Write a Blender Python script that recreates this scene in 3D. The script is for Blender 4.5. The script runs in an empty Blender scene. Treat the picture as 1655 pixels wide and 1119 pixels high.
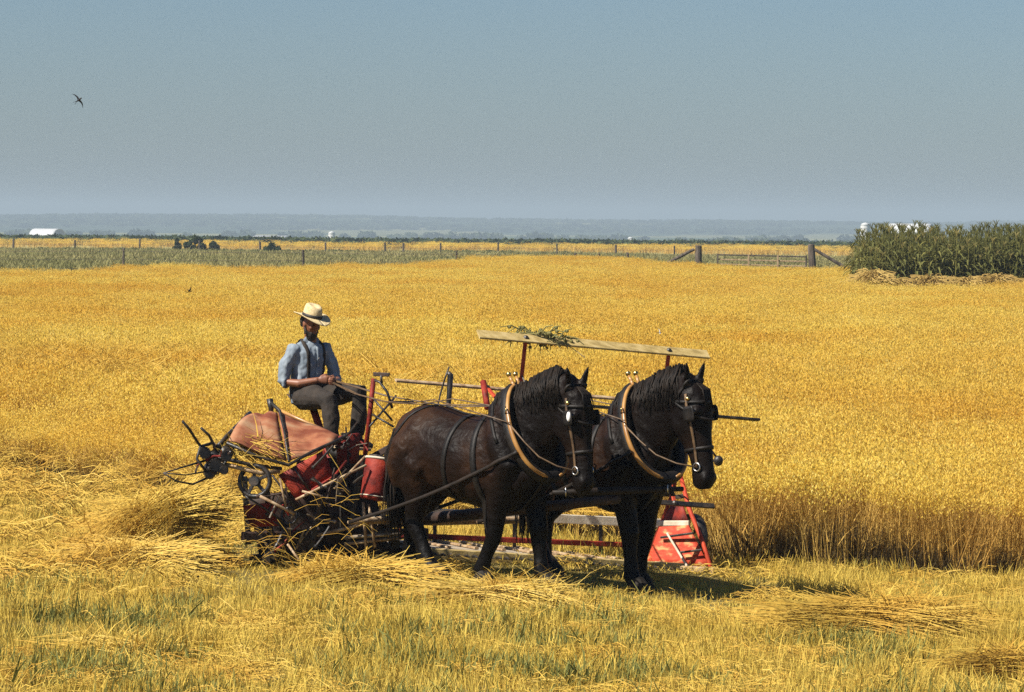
import bpy, bmesh, math, random
import numpy as np
from mathutils import Vector, Matrix, noise as mnoise
from mathutils.bvhtree import BVHTree

# ------------------------------------------------------------------ camera, world, sun, exposure
SC = bpy.context.scene
COL = SC.collection
R = math.radians
FOC, PW, PH = 135.0, 1655.0, 1119.0
FPX = FOC / 36.0 * PW
CAMZ = 3.08
HORIZON = 360.0                      # photo row of the true horizon at the centre column
PITCH = math.atan((PH / 2 - HORIZON) / FPX)
ROLL = R(0.5)
cam_d = bpy.data.cameras.new('camera')
cam_d.lens = FOC; cam_d.sensor_width = 36.0
cam_d.clip_start = 0.1; cam_d.clip_end = 60000
cam = bpy.data.objects.new('camera', cam_d); COL.objects.link(cam)
cam.matrix_world = (Matrix.Translation((0, 0, CAMZ)) @ Matrix.Rotation(R(90) - PITCH, 4, 'X') @ Matrix.Rotation(ROLL, 4, 'Z'))
SC.camera = cam
CAM_M = cam.matrix_world.copy()

SUN_EL, SUN_AZ = R(47), R(-121)      # azimuth measured from +Y (view direction) towards +X: the sun is at the left
world = bpy.data.worlds.new('World'); SC.world = world; world.use_nodes = True
wn = world.node_tree; wn.nodes.clear()
wo = wn.nodes.new('ShaderNodeOutputWorld'); bg = wn.nodes.new('ShaderNodeBackground')
sky = wn.nodes.new('ShaderNodeTexSky'); sky.sky_type = 'NISHITA'; sky.sun_disc = False
sky.sun_elevation = SUN_EL; sky.sun_rotation = SUN_AZ
sky.air_density = 1.0; sky.dust_density = 0.7; sky.ozone_density = 9.0
bg.inputs['Strength'].default_value = 0.050
wn.links.new(sky.outputs[0], bg.inputs['Color']); wn.links.new(bg.outputs[0], wo.inputs['Surface'])

sun_d = bpy.data.lights.new('sun', 'SUN'); sun_d.energy = 5.0; sun_d.angle = R(0.5); sun_d.color = (1.0, 0.94, 0.84)
sun = bpy.data.objects.new('sun', sun_d); COL.objects.link(sun)
sdir = Vector((math.sin(SUN_AZ) * math.cos(SUN_EL), math.cos(SUN_AZ) * math.cos(SUN_EL), math.sin(SUN_EL)))
sun.rotation_euler = sdir.to_track_quat('Z', 'Y').to_euler()
sun.location = (-20, 20, 40)

SC.view_settings.view_transform = 'Standard'; SC.view_settings.look = 'None'
SC.view_settings.exposure = 0.76; SC.view_settings.gamma = 1.0; SC.view_settings.use_curve_mapping = False
SC.render.engine = 'CYCLES'
SC.cycles.max_bounces = 5; SC.cycles.diffuse_bounces = 2; SC.cycles.glossy_bounces = 2
SC.cycles.transmission_bounces = 2; SC.cycles.volume_bounces = 0; SC.cycles.transparent_max_bounces = 4
SC.cycles.use_denoising = False
SC.cycles.sample_clamp_indirect = 4

rng = random.Random(7)
NR = np.random.default_rng(11)

# ------------------------------------------------------------------ helpers
def P(px, py, Y):
    """point of the place seen at photo pixel (px, py) at distance Y in front of the camera"""
    d = CAM_M.to_3x3() @ Vector(((px - PW / 2) / FPX, -(py - PH / 2) / FPX, -1.0))
    return Vector((0, 0, CAMZ)) + d * (Y / d.y)

def sstep(a, b, t):
    t = min(1.0, max(0.0, (t - a) / (b - a))); return t * t * (3 - 2 * t)

def hill(x, y):
    n = mnoise.noise((x * 0.0016 + 3.1, 0.7, 0)) * 9 + mnoise.noise((x * 0.004 + 9.0, 1.7, 0)) * 2.4
    return (19 + n + 3.5 * sstep(100, 900, x)) * sstep(4600, 6400, y) * (1 - 0.4 * sstep(7200, 9500, y))

def gz(x, y):
    t = x - 0.1
    s = math.log1p(math.exp(min(40.0, t * 3.0))) / 3.0
    s = 4.0 * math.tanh(s / 4.0)
    z = -0.09 * s * math.exp(-((y - 33.0) / 15.0) ** 2)
    if y < 120:
        z += 0.03 * mnoise.noise((x * 0.55, y * 0.4, 3.3)) * min(1.0, max(0.0, (120 - y) / 40))
    z += 0.25 * mnoise.noise((x * 0.03, y * 0.02, 8.8)) * sstep(45, 110, y)
    if y > 330: z -= 0.0042 * (min(y, 760) - 330)
    z -= 10.5 * sstep(780, 1700, y)
    if y > 4500: z += hill(x, y)
    return z

def link(name, mesh, parent=None):
    o = bpy.data.objects.new(name, mesh); COL.objects.link(o)
    if parent is not None: o.parent = parent
    return o

def tag(o, label=None, cat=None, group=None, kind=None):
    if label: o['label'] = label
    if cat: o['category'] = cat
    if group: o['group'] = group
    if kind: o['kind'] = kind
    return o

def empty(name, loc, rz=0.0):
    o = bpy.data.objects.new(name, None); COL.objects.link(o)
    o.location = loc; o.rotation_euler = (0, 0, rz); o.empty_display_size = 0.1
    return o

class MB:
    """collects simple solids; build() links them as ONE mesh object"""
    def __init__(s): s.v = []; s.f = []
    def add(s, vs, fs):
        b = len(s.v); s.v += [Vector(v) for v in vs]; s.f += [tuple(i + b for i in f) for f in fs]; return s
    def tube(s, pts, r, n=8, cap=True, squash=None, side=None):
        pts = [Vector(p) for p in pts]; m = len(pts)
        rr = r if isinstance(r, (list, tuple)) else [r] * m
        b = len(s.v); prev = None
        for i, p in enumerate(pts):
            t = (pts[min(i + 1, m - 1)] - pts[max(i - 1, 0)])
            if t.length < 1e-9: t = Vector((0, 0, 1))
            t.normalize()
            ref = Vector(side) if side is not None else (prev if prev is not None else (Vector((0, 0, 1)) if abs(t.z) < 0.9 else Vector((1, 0, 0))))
            a = ref - t * ref.dot(t)
            if a.length < 1e-6: a = t.orthogonal()
            a.normalize(); prev = a; c = t.cross(a)
            q = rr[i]; ra, rc = (q if isinstance(q, (list, tuple)) else (q, q if squash is None else q * squash))
            for k in range(n):
                an = 2 * math.pi * k / n
                s.v.append(p + a * (math.cos(an) * ra) + c * (math.sin(an) * rc))
        for i in range(m - 1):
            for k in range(n):
                k2 = (k + 1) % n
                s.f.append((b + i * n + k, b + i * n + k2, b + (i + 1) * n + k2, b + (i + 1) * n + k))
        if cap:
            s.f.append(tuple(b + k for k in reversed(range(n)))); s.f.append(tuple(b + (m - 1) * n + k for k in range(n)))
        return s
    def ball(s, c, r, n=10, m=7):
        c = Vector(c); r = Vector(r) if isinstance(r, (list, tuple, Vector)) else Vector((r, r, r))
        b = len(s.v)
        s.v.append(c + Vector((0, 0, r.z)))
        for i in range(1, m):
            ph = math.pi * i / m
            for k in range(n):
                a = 2 * math.pi * k / n
                s.v.append(c + Vector((r.x * math.sin(ph) * math.cos(a), r.y * math.sin(ph) * math.sin(a), r.z * math.cos(ph))))
        s.v.append(c - Vector((0, 0, r.z))); e = len(s.v) - 1
        for k in range(n): s.f.append((b, b + 1 + k, b + 1 + (k + 1) % n))
        for i in range(m - 2):
            for k in range(n):
                o = b + 1 + i * n; k2 = (k + 1) % n
                s.f.append((o + k, o + n + k, o + n + k2, o + k2))
        o = b + 1 + (m - 2) * n
        for k in range(n): s.f.append((o + k, e, o + (k + 1) % n))
        return s
    def bar(s, a, b, w, h, up=(0, 0, 1), bevel=0.0):
        """rectangular beam from a to b, w across, h along up"""
        a = Vector(a); b = Vector(b); t = (b - a).normalized(); u = Vector(up); u = (u - t * u.dot(t))
        if u.length < 1e-5: u = t.orthogonal()
        u.normalize(); c = t.cross(u)
        vs = []
        cut = min(w, h) * 0.18
        prof = [(-w/2+cut, -h/2), (w/2-cut, -h/2), (w/2, -h/2+cut), (w/2, h/2-cut), (w/2-cut, h/2), (-w/2+cut, h/2), (-w/2, h/2-cut), (-w/2, -h/2+cut)]
        for p in (a, b):
            for (x, y) in prof: vs.append(p + c * x + u * y)
        fs = [(k, (k + 1) % 8, 8 + (k + 1) % 8, 8 + k) for k in range(8)] + [tuple(reversed(range(8))), tuple(range(8, 16))]
        return s.add(vs, fs)
    def sheet(s, grid, th):
        """grid[i][j] of points -> sheet of thickness th"""
        n, m = len(grid), len(grid[0]); g = [[Vector(p) for p in r] for r in grid]
        nor = [[None] * m for _ in range(n)]
        for i in range(n):
            for j in range(m):
                du = g[min(i + 1, n - 1)][j] - g[max(i - 1, 0)][j]; dv = g[i][min(j + 1, m - 1)] - g[i][max(j - 1, 0)]
                nn = du.cross(dv); nor[i][j] = nn.normalized() if nn.length > 1e-9 else Vector((0, 0, 1))
        b = len(s.v)
        for sg in (1, -1):
            for i in range(n):
                for j in range(m): s.v.append(g[i][j] + nor[i][j] * (sg * th / 2))
        o = n * m
        for i in range(n - 1):
            for j in range(m - 1):
                q = (b + i * m + j, b + (i + 1) * m + j, b + (i + 1) * m + j + 1, b + i * m + j + 1)
                s.f.append(q); s.f.append(tuple(k + o for k in reversed(q)))
        rim = [i * m for i in range(n)] + [(n - 1) * m + j for j in range(1, m)] + [i * m + m - 1 for i in reversed(range(n - 1))] + [j for j in reversed(range(1, m - 1))]
        for k in range(len(rim)):
            a, c = b + rim[k], b + rim[(k + 1) % len(rim)]
            s.f.append((c, a, a + o, c + o))
        return s
    def mesh(s, name, mat, origin=None, smooth=False):
        me = bpy.data.meshes.new(name)
        vs = s.v if origin is None else [v - Vector(origin) for v in s.v]
        me.from_pydata([tuple(v) for v in vs], [], s.f)
        if mat: me.materials.append(mat)
        if smooth: me.polygons.foreach_set('use_smooth', [True] * len(me.polygons))
        me.update(); return me
    def build(s, name, mat, parent=None, origin=None, smooth=False):
        return link(name, s.mesh(name, mat, origin, smooth), parent)

def remesh(mb, name, mat, voxel, smooth_n=4, factor=0.5):
    """fuse the overlapping solids of mb into one continuous skin"""
    bm = bmesh.new(); me0 = mb.mesh('tmp', None); bm.from_mesh(me0)
    bmesh.ops.recalc_face_normals(bm, faces=bm.faces); bm.to_mesh(me0); bm.free()
    o = bpy.data.objects.new('tmp', me0); COL.objects.link(o)
    m = o.modifiers.new('r', 'REMESH'); m.mode = 'VOXEL'; m.voxel_size = voxel
    if smooth_n:
        q = o.modifiers.new('s', 'SMOOTH'); q.factor = factor; q.iterations = smooth_n
    dg = bpy.context.evaluated_depsgraph_get()
    me = bpy.data.meshes.new_from_object(o.evaluated_get(dg))
    bpy.data.objects.remove(o); bpy.data.meshes.remove(me0)
    me.name = name; me.materials.clear(); me.materials.append(mat)
    me.polygons.foreach_set('use_smooth', [True] * len(me.polygons))
    return me

# ------------------------------------------------------------------ materials
def mat_new(name):
    m = bpy.data.materials.new(name); m.use_nodes = True; nt = m.node_tree; nt.nodes.clear()
    return m, nt

def pmat(name, cols, scale=6.0, rough=0.6, metal=0.0, bump=0.0, bscale=60.0, spec=0.5, coords='Object', stretch=(1, 1, 1), detail=5.0, contrast=(0.35, 0.65), sheen=0.0, bdist=0.01):
    """principled material whose colour wanders between cols by noise (in the object's own space)"""
    m, nt = mat_new(name); N = nt.nodes; L = nt.links
    out = N.new('ShaderNodeOutputMaterial'); b = N.new('ShaderNodeBsdfPrincipled')
    tc = N.new('ShaderNodeTexCoord'); mp = N.new('ShaderNodeMapping'); mp.inputs['Scale'].default_value = stretch
    L.new(tc.outputs[coords], mp.inputs['Vector'])
    nz = N.new('ShaderNodeTexNoise'); nz.inputs['Scale'].default_value = scale; nz.inputs['Detail'].default_value = detail
    L.new(mp.outputs[0], nz.inputs['Vector'])
    cr = N.new('ShaderNodeValToRGB'); e = cr.color_ramp.elements
    n = len(cols)
    while len(e) < n: e.new(0.5)
    for i, c in enumerate(cols):
        e[i].position = contrast[0] + (contrast[1] - contrast[0]) * (i / max(1, n - 1)); e[i].color = (*c, 1)
    L.new(nz.outputs['Fac'], cr.inputs[0]); L.new(cr.outputs[0], b.inputs['Base Color'])
    b.inputs['Roughness'].default_value = rough; b.inputs['Metallic'].default_value = metal
    b.inputs['Specular IOR Level'].default_value = spec
    if sheen: b.inputs['Sheen Weight'].default_value = sheen
    if bump:
        n2 = N.new('ShaderNodeTexNoise'); n2.inputs['Scale'].default_value = bscale; n2.inputs['Detail'].default_value = 4
        L.new(mp.outputs[0], n2.inputs['Vector'])
        bp = N.new('ShaderNodeBump'); bp.inputs['Strength'].default_value = bump; bp.inputs['Distance'].default_value = bdist
        L.new(n2.outputs['Fac'], bp.inputs['Height']); L.new(bp.outputs[0], b.inputs['Normal'])
    L.new(b.outputs[0], out.inputs['Surface'])
    return m

def plant_mat(name, cols, tip=None, patch=0.15, transl=0.25, rough=0.75, patch_cols=None, fine=None):
    """foliage: colour differs per clump (instance random) and by broad patches of the field; a little light passes through"""
    m, nt = mat_new(name); N = nt.nodes; L = nt.links
    out = N.new('ShaderNodeOutputMaterial')
    oi = N.new('ShaderNodeObjectInfo'); geo = N.new('ShaderNodeNewGeometry')
    nz = N.new('ShaderNodeTexNoise'); nz.inputs['Scale'].default_value = patch; nz.inputs['Detail'].default_value = 5
    nz.inputs['Roughness'].default_value = 0.65
    L.new(geo.outputs['Position'], nz.inputs['Vector'])
    isl = N.new('ShaderNodeMath'); isl.operation = 'MULTIPLY_ADD'; isl.inputs[1].default_value = 0.55
    L.new(geo.outputs['Random Per Island'], isl.inputs[0])
    mul = N.new('ShaderNodeMath'); mul.operation = 'MULTIPLY'; mul.inputs[1].default_value = 0.45
    L.new(oi.outputs['Random'], mul.inputs[0]); L.new(mul.outputs[0], isl.inputs[2])
    cr = N.new('ShaderNodeValToRGB'); e = cr.color_ramp.elements
    while len(e) < len(cols): e.new(0.5)
    for i, c in enumerate(cols):
        e[i].position = i / max(1, len(cols) - 1); e[i].color = (*c, 1)
    L.new(isl.outputs[0], cr.inputs[0])
    col = cr.outputs[0]
    if patch_cols:
        c2 = N.new('ShaderNodeValToRGB'); c2.color_ramp.elements[0].position = 0.42; c2.color_ramp.elements[1].position = 0.62
        c2.color_ramp.elements[0].color = (0, 0, 0, 1); c2.color_ramp.elements[1].color = (1, 1, 1, 1)
        L.new(nz.outputs['Fac'], c2.inputs[0])
        mx = N.new('ShaderNodeMixRGB'); mx.blend_type = 'MULTIPLY'; L.new(c2.outputs[0], mx.inputs[0])
        L.new(col, mx.inputs[1]); mx.inputs[2].default_value = (*patch_cols, 1); col = mx.outputs[0]
    d = N.new('ShaderNodeBsdfPrincipled'); d.inputs['Roughness'].default_value = rough; d.inputs['Specular IOR Level'].default_value = 0.25
    t = N.new('ShaderNodeBsdfTranslucent'); mix = N.new('ShaderNodeMixShader'); mix.inputs[0].default_value = transl
    L.new(col, d.inputs['Base Color']); L.new(col, t.inputs['Color'])
    L.new(d.outputs[0], mix.inputs[1]); L.new(t.outputs[0], mix.inputs[2]); L.new(mix.outputs[0], out.inputs['Surface'])
    return m

M = {}
M['wheat'] = plant_mat('ripe_wheat', [(0.70, 0.48, 0.075), (0.82, 0.59, 0.095), (0.86, 0.65, 0.13), (0.90, 0.73, 0.23)], patch=0.12, patch_cols=(0.90, 0.75, 0.55), transl=0.5)
M['straw'] = plant_mat('straw', [(0.36, 0.21, 0.04), (0.58, 0.38, 0.06), (0.68, 0.47, 0.09), (0.76, 0.57, 0.16)], patch=1.2, patch_cols=(0.85, 0.72, 0.55), transl=0.15)
M['stubble'] = plant_mat('stubble', [(0.30, 0.21, 0.05), (0.60, 0.43, 0.08), (0.76, 0.56, 0.11), (0.56, 0.43, 0.08)], patch=0.8, patch_cols=(0.80, 0.74, 0.55))
M['stem'] = plant_mat('oat_stems', [(0.48, 0.31, 0.08), (0.64, 0.43, 0.105), (0.76, 0.55, 0.15)], patch=0.5, patch_cols=(0.75, 0.62, 0.5), transl=0.2)
M['laid'] = plant_mat('laid_grain', [(0.30, 0.19, 0.05), (0.45, 0.30, 0.08), (0.58, 0.41, 0.12)], patch=0.5)
M['weed'] = plant_mat('green_weeds', [(0.09, 0.105, 0.025), (0.18, 0.185, 0.045), (0.34, 0.30, 0.075)], patch=0.8)
M['rough_grass'] = plant_mat('rough_grass', [(0.20, 0.18, 0.07), (0.31, 0.27, 0.10), (0.42, 0.35, 0.14)], patch=0.05, patch_cols=(0.55, 0.62, 0.5))
M['dark_leaf'] = plant_mat('dark_leaves', [(0.030, 0.045, 0.015), (0.05, 0.07, 0.02), (0.085, 0.10, 0.03)], patch=0.3)
M['corn'] = plant_mat('corn_leaves', [(0.065, 0.07, 0.018), (0.15, 0.148, 0.036), (0.28, 0.245, 0.065)], patch=0.1)
M['tassel'] = plant_mat('corn_tassel', [(0.25, 0.22, 0.07), (0.36, 0.30, 0.10)], patch=0.1)
# ------------------------------------------------------------------ ground
def wheat_edge(x):
    pts = [(-60, 110), (-20, 64), (-6.2, 46.5), (-2.6, 40.6), (-0.4, 38.4), (1.6, 37.0), (2.05, 36.35), (3.6, 36.5), (5.5, 36.9), (12, 37.6), (60, 45)]
    for (x0, y0), (x1, y1) in zip(pts, pts[1:]):
        if x <= x1:
            t = (x - x0) / (x1 - x0); return y0 + (y1 - y0) * t + 0.18 * mnoise.noise((x * 1.3, 2.0, 0))
    return 45

def wheat_back(x, y):
    a = x / max(y, 1.0); pts = [(-.2, 150), (-.133, 158), (-.07, 172), (-.03, 182), (-.014, 202), (0, 226), (.02, 222), (.04, 192), (.075, 172), (.13, 150), (.2, 140)]
    if a <= pts[0][0]: return pts[0][1]
    for (a0, b0), (a1, b1) in zip(pts, pts[1:]):
        if a <= a1: return b0 + (b1 - b0) * (a - a0) / (a1 - a0)
    return 140

def ground_mat():
    m, nt = mat_new('field_ground'); N = nt.nodes; L = nt.links
    out = N.new('ShaderNodeOutputMaterial'); b = N.new('ShaderNodeBsdfPrincipled'); b.inputs['Roughness'].default_value = 0.95
    b.inputs['Specular IOR Level'].default_value = 0.1
    at = N.new('ShaderNodeAttribute'); at.attribute_name = 'tint'
    geo = N.new('ShaderNodeNewGeometry')
    nz = N.new('ShaderNodeTexNoise'); nz.inputs['Scale'].default_value = 2.2; nz.inputs['Detail'].default_value = 8
    L.new(geo.outputs['Position'], nz.inputs['Vector'])
    cr = N.new('ShaderNodeValToRGB'); cr.color_ramp.elements[0].position = 0.3; cr.color_ramp.elements[1].position = 0.7
    cr.color_ramp.elements[0].color = (0.55, 0.6, 0.5, 1); cr.color_ramp.elements[1].color = (1.2, 1.15, 1.1, 1)
    L.new(nz.outputs['Fac'], cr.inputs[0])
    mx = N.new('ShaderNodeMixRGB'); mx.blend_type = 'MULTIPLY'; mx.inputs[0].default_value = 1
    L.new(at.outputs['Color'], mx.inputs[1]); L.new(cr.outputs[0], mx.inputs[2]); L.new(mx.outputs[0], b.inputs['Base Color'])
    bp = N.new('ShaderNodeBump'); bp.inputs['Strength'].default_value = 0.6; bp.inputs['Distance'].default_value = 0.05
    L.new(nz.outputs['Fac'], bp.inputs['Height']); L.new(bp.outputs[0], b.inputs['Normal'])
    L.new(b.outputs[0], out.inputs['Surface'])
    return m

def ground_tint(x, y):
    """kind of ground: bare stubble soil, under wheat, grass strip, far fields, wooded hills"""
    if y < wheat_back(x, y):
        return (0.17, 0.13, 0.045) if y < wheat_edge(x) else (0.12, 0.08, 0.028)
    if y < 420: return (0.16, 0.14, 0.05)
    if y < 610: return (0.36, 0.30, 0.12)
    if y < 760: return (0.09, 0.11, 0.03)
    if y < 4400:
        k = mnoise.noise((x * 0.004, y * 0.0016, 4.0))
        return (0.26, 0.24, 0.08) if k > 0.12 else (0.08, 0.11, 0.035)
    return (0.20, 0.19, 0.07) if mnoise.noise((x * .003, y * .001, 9.0)) > .1 else (0.045, 0.065, 0.03)

ys = list(np.arange(-20, 20, 4.0)) + list(np.arange(20, 50, 0.6)) + list(np.arange(50, 120, 3.0)) + list(np.arange(120, 430, 9.0)) + list(np.arange(430, 800, 18.0)) + list(np.geomspace(810, 10500, 60))
fx = np.linspace(-1, 1, 121); fx = np.sign(fx) * np.abs(fx) ** 1.6
gv, gf, gt = [], [], []
for y in ys:
    W = 40 + 0.36 * max(0.0, y)
    for f in fx:
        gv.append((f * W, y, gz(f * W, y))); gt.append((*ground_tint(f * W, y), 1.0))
nx = len(fx)
for i in range(len(ys) - 1):
    for j in range(nx - 1): gf.append((i * nx + j, i * nx + j + 1, (i + 1) * nx + j + 1, (i + 1) * nx + j))
me = bpy.data.meshes.new('ground'); me.from_pydata(gv, [], gf)
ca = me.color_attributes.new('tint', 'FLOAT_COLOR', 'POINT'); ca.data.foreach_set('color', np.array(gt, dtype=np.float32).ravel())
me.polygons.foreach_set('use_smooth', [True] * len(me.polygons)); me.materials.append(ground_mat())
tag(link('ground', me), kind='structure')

# ------------------------------------------------------------------ plants as clump meshes, scattered
def hidden_collection(name, meshes):
    """clump shapes for the scatter; not in the scene themselves"""
    c = bpy.data.collections.new(name)
    for i, m in enumerate(meshes): c.objects.link(bpy.data.objects.new(f'{name}_{i:02d}', m))
    return c

def scatter(name, coll, pts, rots, scls, idx, label, cat=None, material=None):
    n = len(pts)
    me = bpy.data.meshes.new(name); me.vertices.add(n); me.vertices.foreach_set('co', np.asarray(pts, dtype=np.float32).ravel())
    for an, ty, key, data in (('rot', 'FLOAT_VECTOR', 'vector', rots), ('scl', 'FLOAT_VECTOR', 'vector', scls)):
        a = me.attributes.new(an, ty, 'POINT'); a.data.foreach_set(key, np.asarray(data, dtype=np.float32).ravel())
    a = me.attributes.new('pick', 'INT', 'POINT'); a.data.foreach_set('value', np.asarray(idx, dtype=np.int32))
    o = link(name, me)
    g = bpy.data.node_groups.new(name + '_scatter', 'GeometryNodeTree')
    g.interface.new_socket('Geometry', in_out='INPUT', socket_type='NodeSocketGeometry')
    g.interface.new_socket('Geometry', in_out='OUTPUT', socket_type='NodeSocketGeometry')
    gi = g.nodes.new('NodeGroupInput'); go = g.nodes.new('NodeGroupOutput')
    iop = g.nodes.new('GeometryNodeInstanceOnPoints'); ci = g.nodes.new('GeometryNodeCollectionInfo')
    ci.inputs['Collection'].default_value = coll; ci.inputs['Separate Children'].default_value = True; ci.inputs['Reset Children'].default_value = True
    def na(nm, ty):
        k = g.nodes.new('GeometryNodeInputNamedAttribute'); k.data_type = ty; k.inputs['Name'].default_value = nm; return k.outputs['Attribute']
    g.links.new(gi.outputs[0], iop.inputs['Points']); g.links.new(ci.outputs[0], iop.inputs['Instance'])
    iop.inputs['Pick Instance'].default_value = True
    g.links.new(na('pick', 'INT'), iop.inputs['Instance Index'])
    e2r = g.nodes.new('FunctionNodeEulerToRotation'); g.links.new(na('rot', 'FLOAT_VECTOR'), e2r.inputs[0]); g.links.new(e2r.outputs[0], iop.inputs['Rotation'])
    g.links.new(na('scl', 'FLOAT_VECTOR'), iop.inputs['Scale']); g.links.new(iop.outputs[0], go.inputs[0])
    md = o.modifiers.new('scatter', 'NODES'); md.node_group = g
    tag(o, label, cat, kind='stuff')
    return o

def blade(mb, base, yaw, h, w, lean, curve, segs=3):
    """a flat stem or leaf that leans and curves over"""
    d = Vector((math.cos(yaw), math.sin(yaw), 0)); s = Vector((-d.y, d.x, 0))
    b = len(mb.v); p = Vector(base)
    for i in range(segs + 1):
        t = i / segs; ww = w * (1 - 0.75 * t)
        q = p + Vector((0, 0, h * (t - 0.35 * curve * t * t))) + d * (h * (lean * t + curve * t * t))
        mb.v += [q - s * ww / 2, q + s * ww / 2]
    for i in range(segs): k = b + 2 * i; mb.f.append((k, k + 1, k + 3, k + 2))
    return p + Vector((0, 0, h * (1 - 0.35 * curve))) + d * (h * (lean + curve)), d

def wheat_clump(n, spread, seed, hmin=0.82, hmax=1.08):
    r = random.Random(seed); mb = MB(); mb.heads = []
    for _ in range(n):
        x, y = r.gauss(0, spread), r.gauss(0, spread); yaw = r.uniform(0, 6.283); h = r.uniform(hmin, hmax)
        tip, d = blade(mb, (x, y, 0), yaw, h, 0.0065, r.uniform(-0.05, 0.1), r.uniform(0.0, 0.12), 2)
        # loose nodding head of small spikelets
        for _k in range(7):
            c = tip + Vector((r.gauss(0, .028), r.gauss(0, .028), r.uniform(-.10, .07))) + d * .02
            a = Vector((r.gauss(0, .4), r.gauss(0, .4), -1)).normalized(); q = a.orthogonal().normalized(); q = Matrix.Rotation(r.uniform(0, 3.14), 3, a) @ q; l = r.uniform(.012, .02)
            mb.add([c - a * l, c + q * l * .45, c + a * l, c - q * l * .45], [(0, 1, 2, 3)]); mb.heads.append(len(mb.f) - 1)
        if r.random() < 0.5:
            blade(mb, (x, y, h * r.uniform(0.2, 0.6)), r.uniform(0, 6.283), r.uniform(0.12, 0.26), 0.009, 0.5, 0.5, 2)
    return mb

def tuft(n, spread, hmin, hmax, seed, w=0.006, lean=0.35, curve=0.2):
    r = random.Random(seed); mb = MB()
    for _ in range(n):
        blade(mb, (r.gauss(0, spread), r.gauss(0, spread), -0.01), r.uniform(0, 6.283), r.uniform(hmin, hmax), w * r.uniform(0.7, 1.3), r.uniform(-lean, lean), r.uniform(0, curve), 2)
    return mb

def two_tone(mb):
    me = mb.mesh('wheat_clump', M['wheat']); me.materials.append(M['stem']); hs = set(mb.heads)
    me.polygons.foreach_set('material_index', [0 if i in hs else 1 for i in range(len(me.polygons))]); return me
C_wheat = hidden_collection('wheat_clump', [two_tone(wheat_clump(26, 0.075, 100 + i)) for i in range(6)] + [two_tone(wheat_clump(80, 0.21, 150 + i)) for i in range(6)])
C_stub = hidden_collection('stubble_tuft', [tuft(16, 0.05, 0.07, 0.20, 200 + i, 0.006).mesh('stubble_tuft', M['stubble']) for i in range(6)])
C_weed = hidden_collection('weed_tuft', [tuft(22, 0.06, 0.05, 0.16, 300 + i, 0.012, 0.8, 0.6).mesh('weed_tuft', M['weed']) for i in range(4)])
C_grass = hidden_collection('grass_tuft', [tuft(30, 0.35, 0.3, 0.8, 400 + i, 0.05, 0.4, 0.3).mesh('grass_tuft', M['rough_grass']) for i in range(4)])

def straw_mesh(seed):
    r = random.Random(seed); mb = MB()
    for _ in range(5):
        a = r.uniform(-1.2, 1.2); L_ = r.uniform(0.25, 0.6); d = Vector((math.cos(a), math.sin(a), r.uniform(-0.05, 0.2)))
        c = Vector((r.gauss(0, 0.08), r.gauss(0, 0.08), r.uniform(0.02, 0.09)))
        k = Vector((-d.y, d.x, 0)) * r.uniform(-0.06, 0.06)
        mb.tube([c - d * L_ / 2, c + k, c + d * L_ / 2], [0.003, 0.0035, 0.0025], n=3, cap=False)
    return mb.mesh('loose_straw', M['straw'])
C_straw = hidden_collection('loose_straw', [straw_mesh(500 + i) for i in range(6)])

def mat_mesh(seed):
    r = random.Random(seed); mb = MB()
    for _ in range(26):
        a = r.gauss(0.2, 0.9); L_ = r.uniform(0.08, 0.32); d = Vector((math.cos(a), math.sin(a), r.uniform(-0.1, 0.45)))
        c = Vector((r.gauss(0, 0.13), r.gauss(0, 0.13), r.uniform(0.01, 0.10))); k = Vector((0, 0, r.uniform(0, .04)))
        mb.tube([c - d * L_ / 2, c + k, c + d * L_ / 2], [0.003, 0.0035, 0.002], n=3, cap=False)
    return mb.mesh('straw_mat', M['straw'])
C_mat = hidden_collection('straw_mat', [mat_mesh(540 + i) for i in range(6)])
def half_w(y, m): return 0.138 * y + m

def arr(f, n): return [f() for _ in range(n)]
# standing wheat: dense at the cut edge, thinner and wider-spaced away from it
pts, rots, scls, picks = [], [], [], []
def put_wheat(x, y, s, hs=1.0):
    lean = 0.22 * mnoise.noise((x * 0.30, y * 0.18, 1.0)); lean2 = 0.25 * mnoise.noise((x * 0.22, y * 0.14, 6.0))
    hz = 1.0 + 0.16 * mnoise.noise((x * 0.5, y * 0.25, 4.0)) + 0.14 * mnoise.noise((x * 0.11, y * 0.07, 14.0))
    pts.append((x, y, gz(x, y))); e_ = 0.05 + 0.22 * max(0.0, 1 - (y - wheat_edge(x)) / 0.5); rots.append((lean + rng.gauss(0, e_), lean2 + rng.gauss(0, e_), rng.uniform(0, 6.283)))
    dd = y - wheat_edge(x); left = sstep(1.5, -2.5, x)
    hs *= 1.0 - (0.10 + 0.42 * left) * (1 - sstep(0, 0.9 + 4.5 * left, dd + 0.5 * mnoise.noise((x * 0.9, y * 0.9, 21.0))))
    scls.append((s, s, hs * hz * rng.uniform(0.93, 1.07)))
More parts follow.
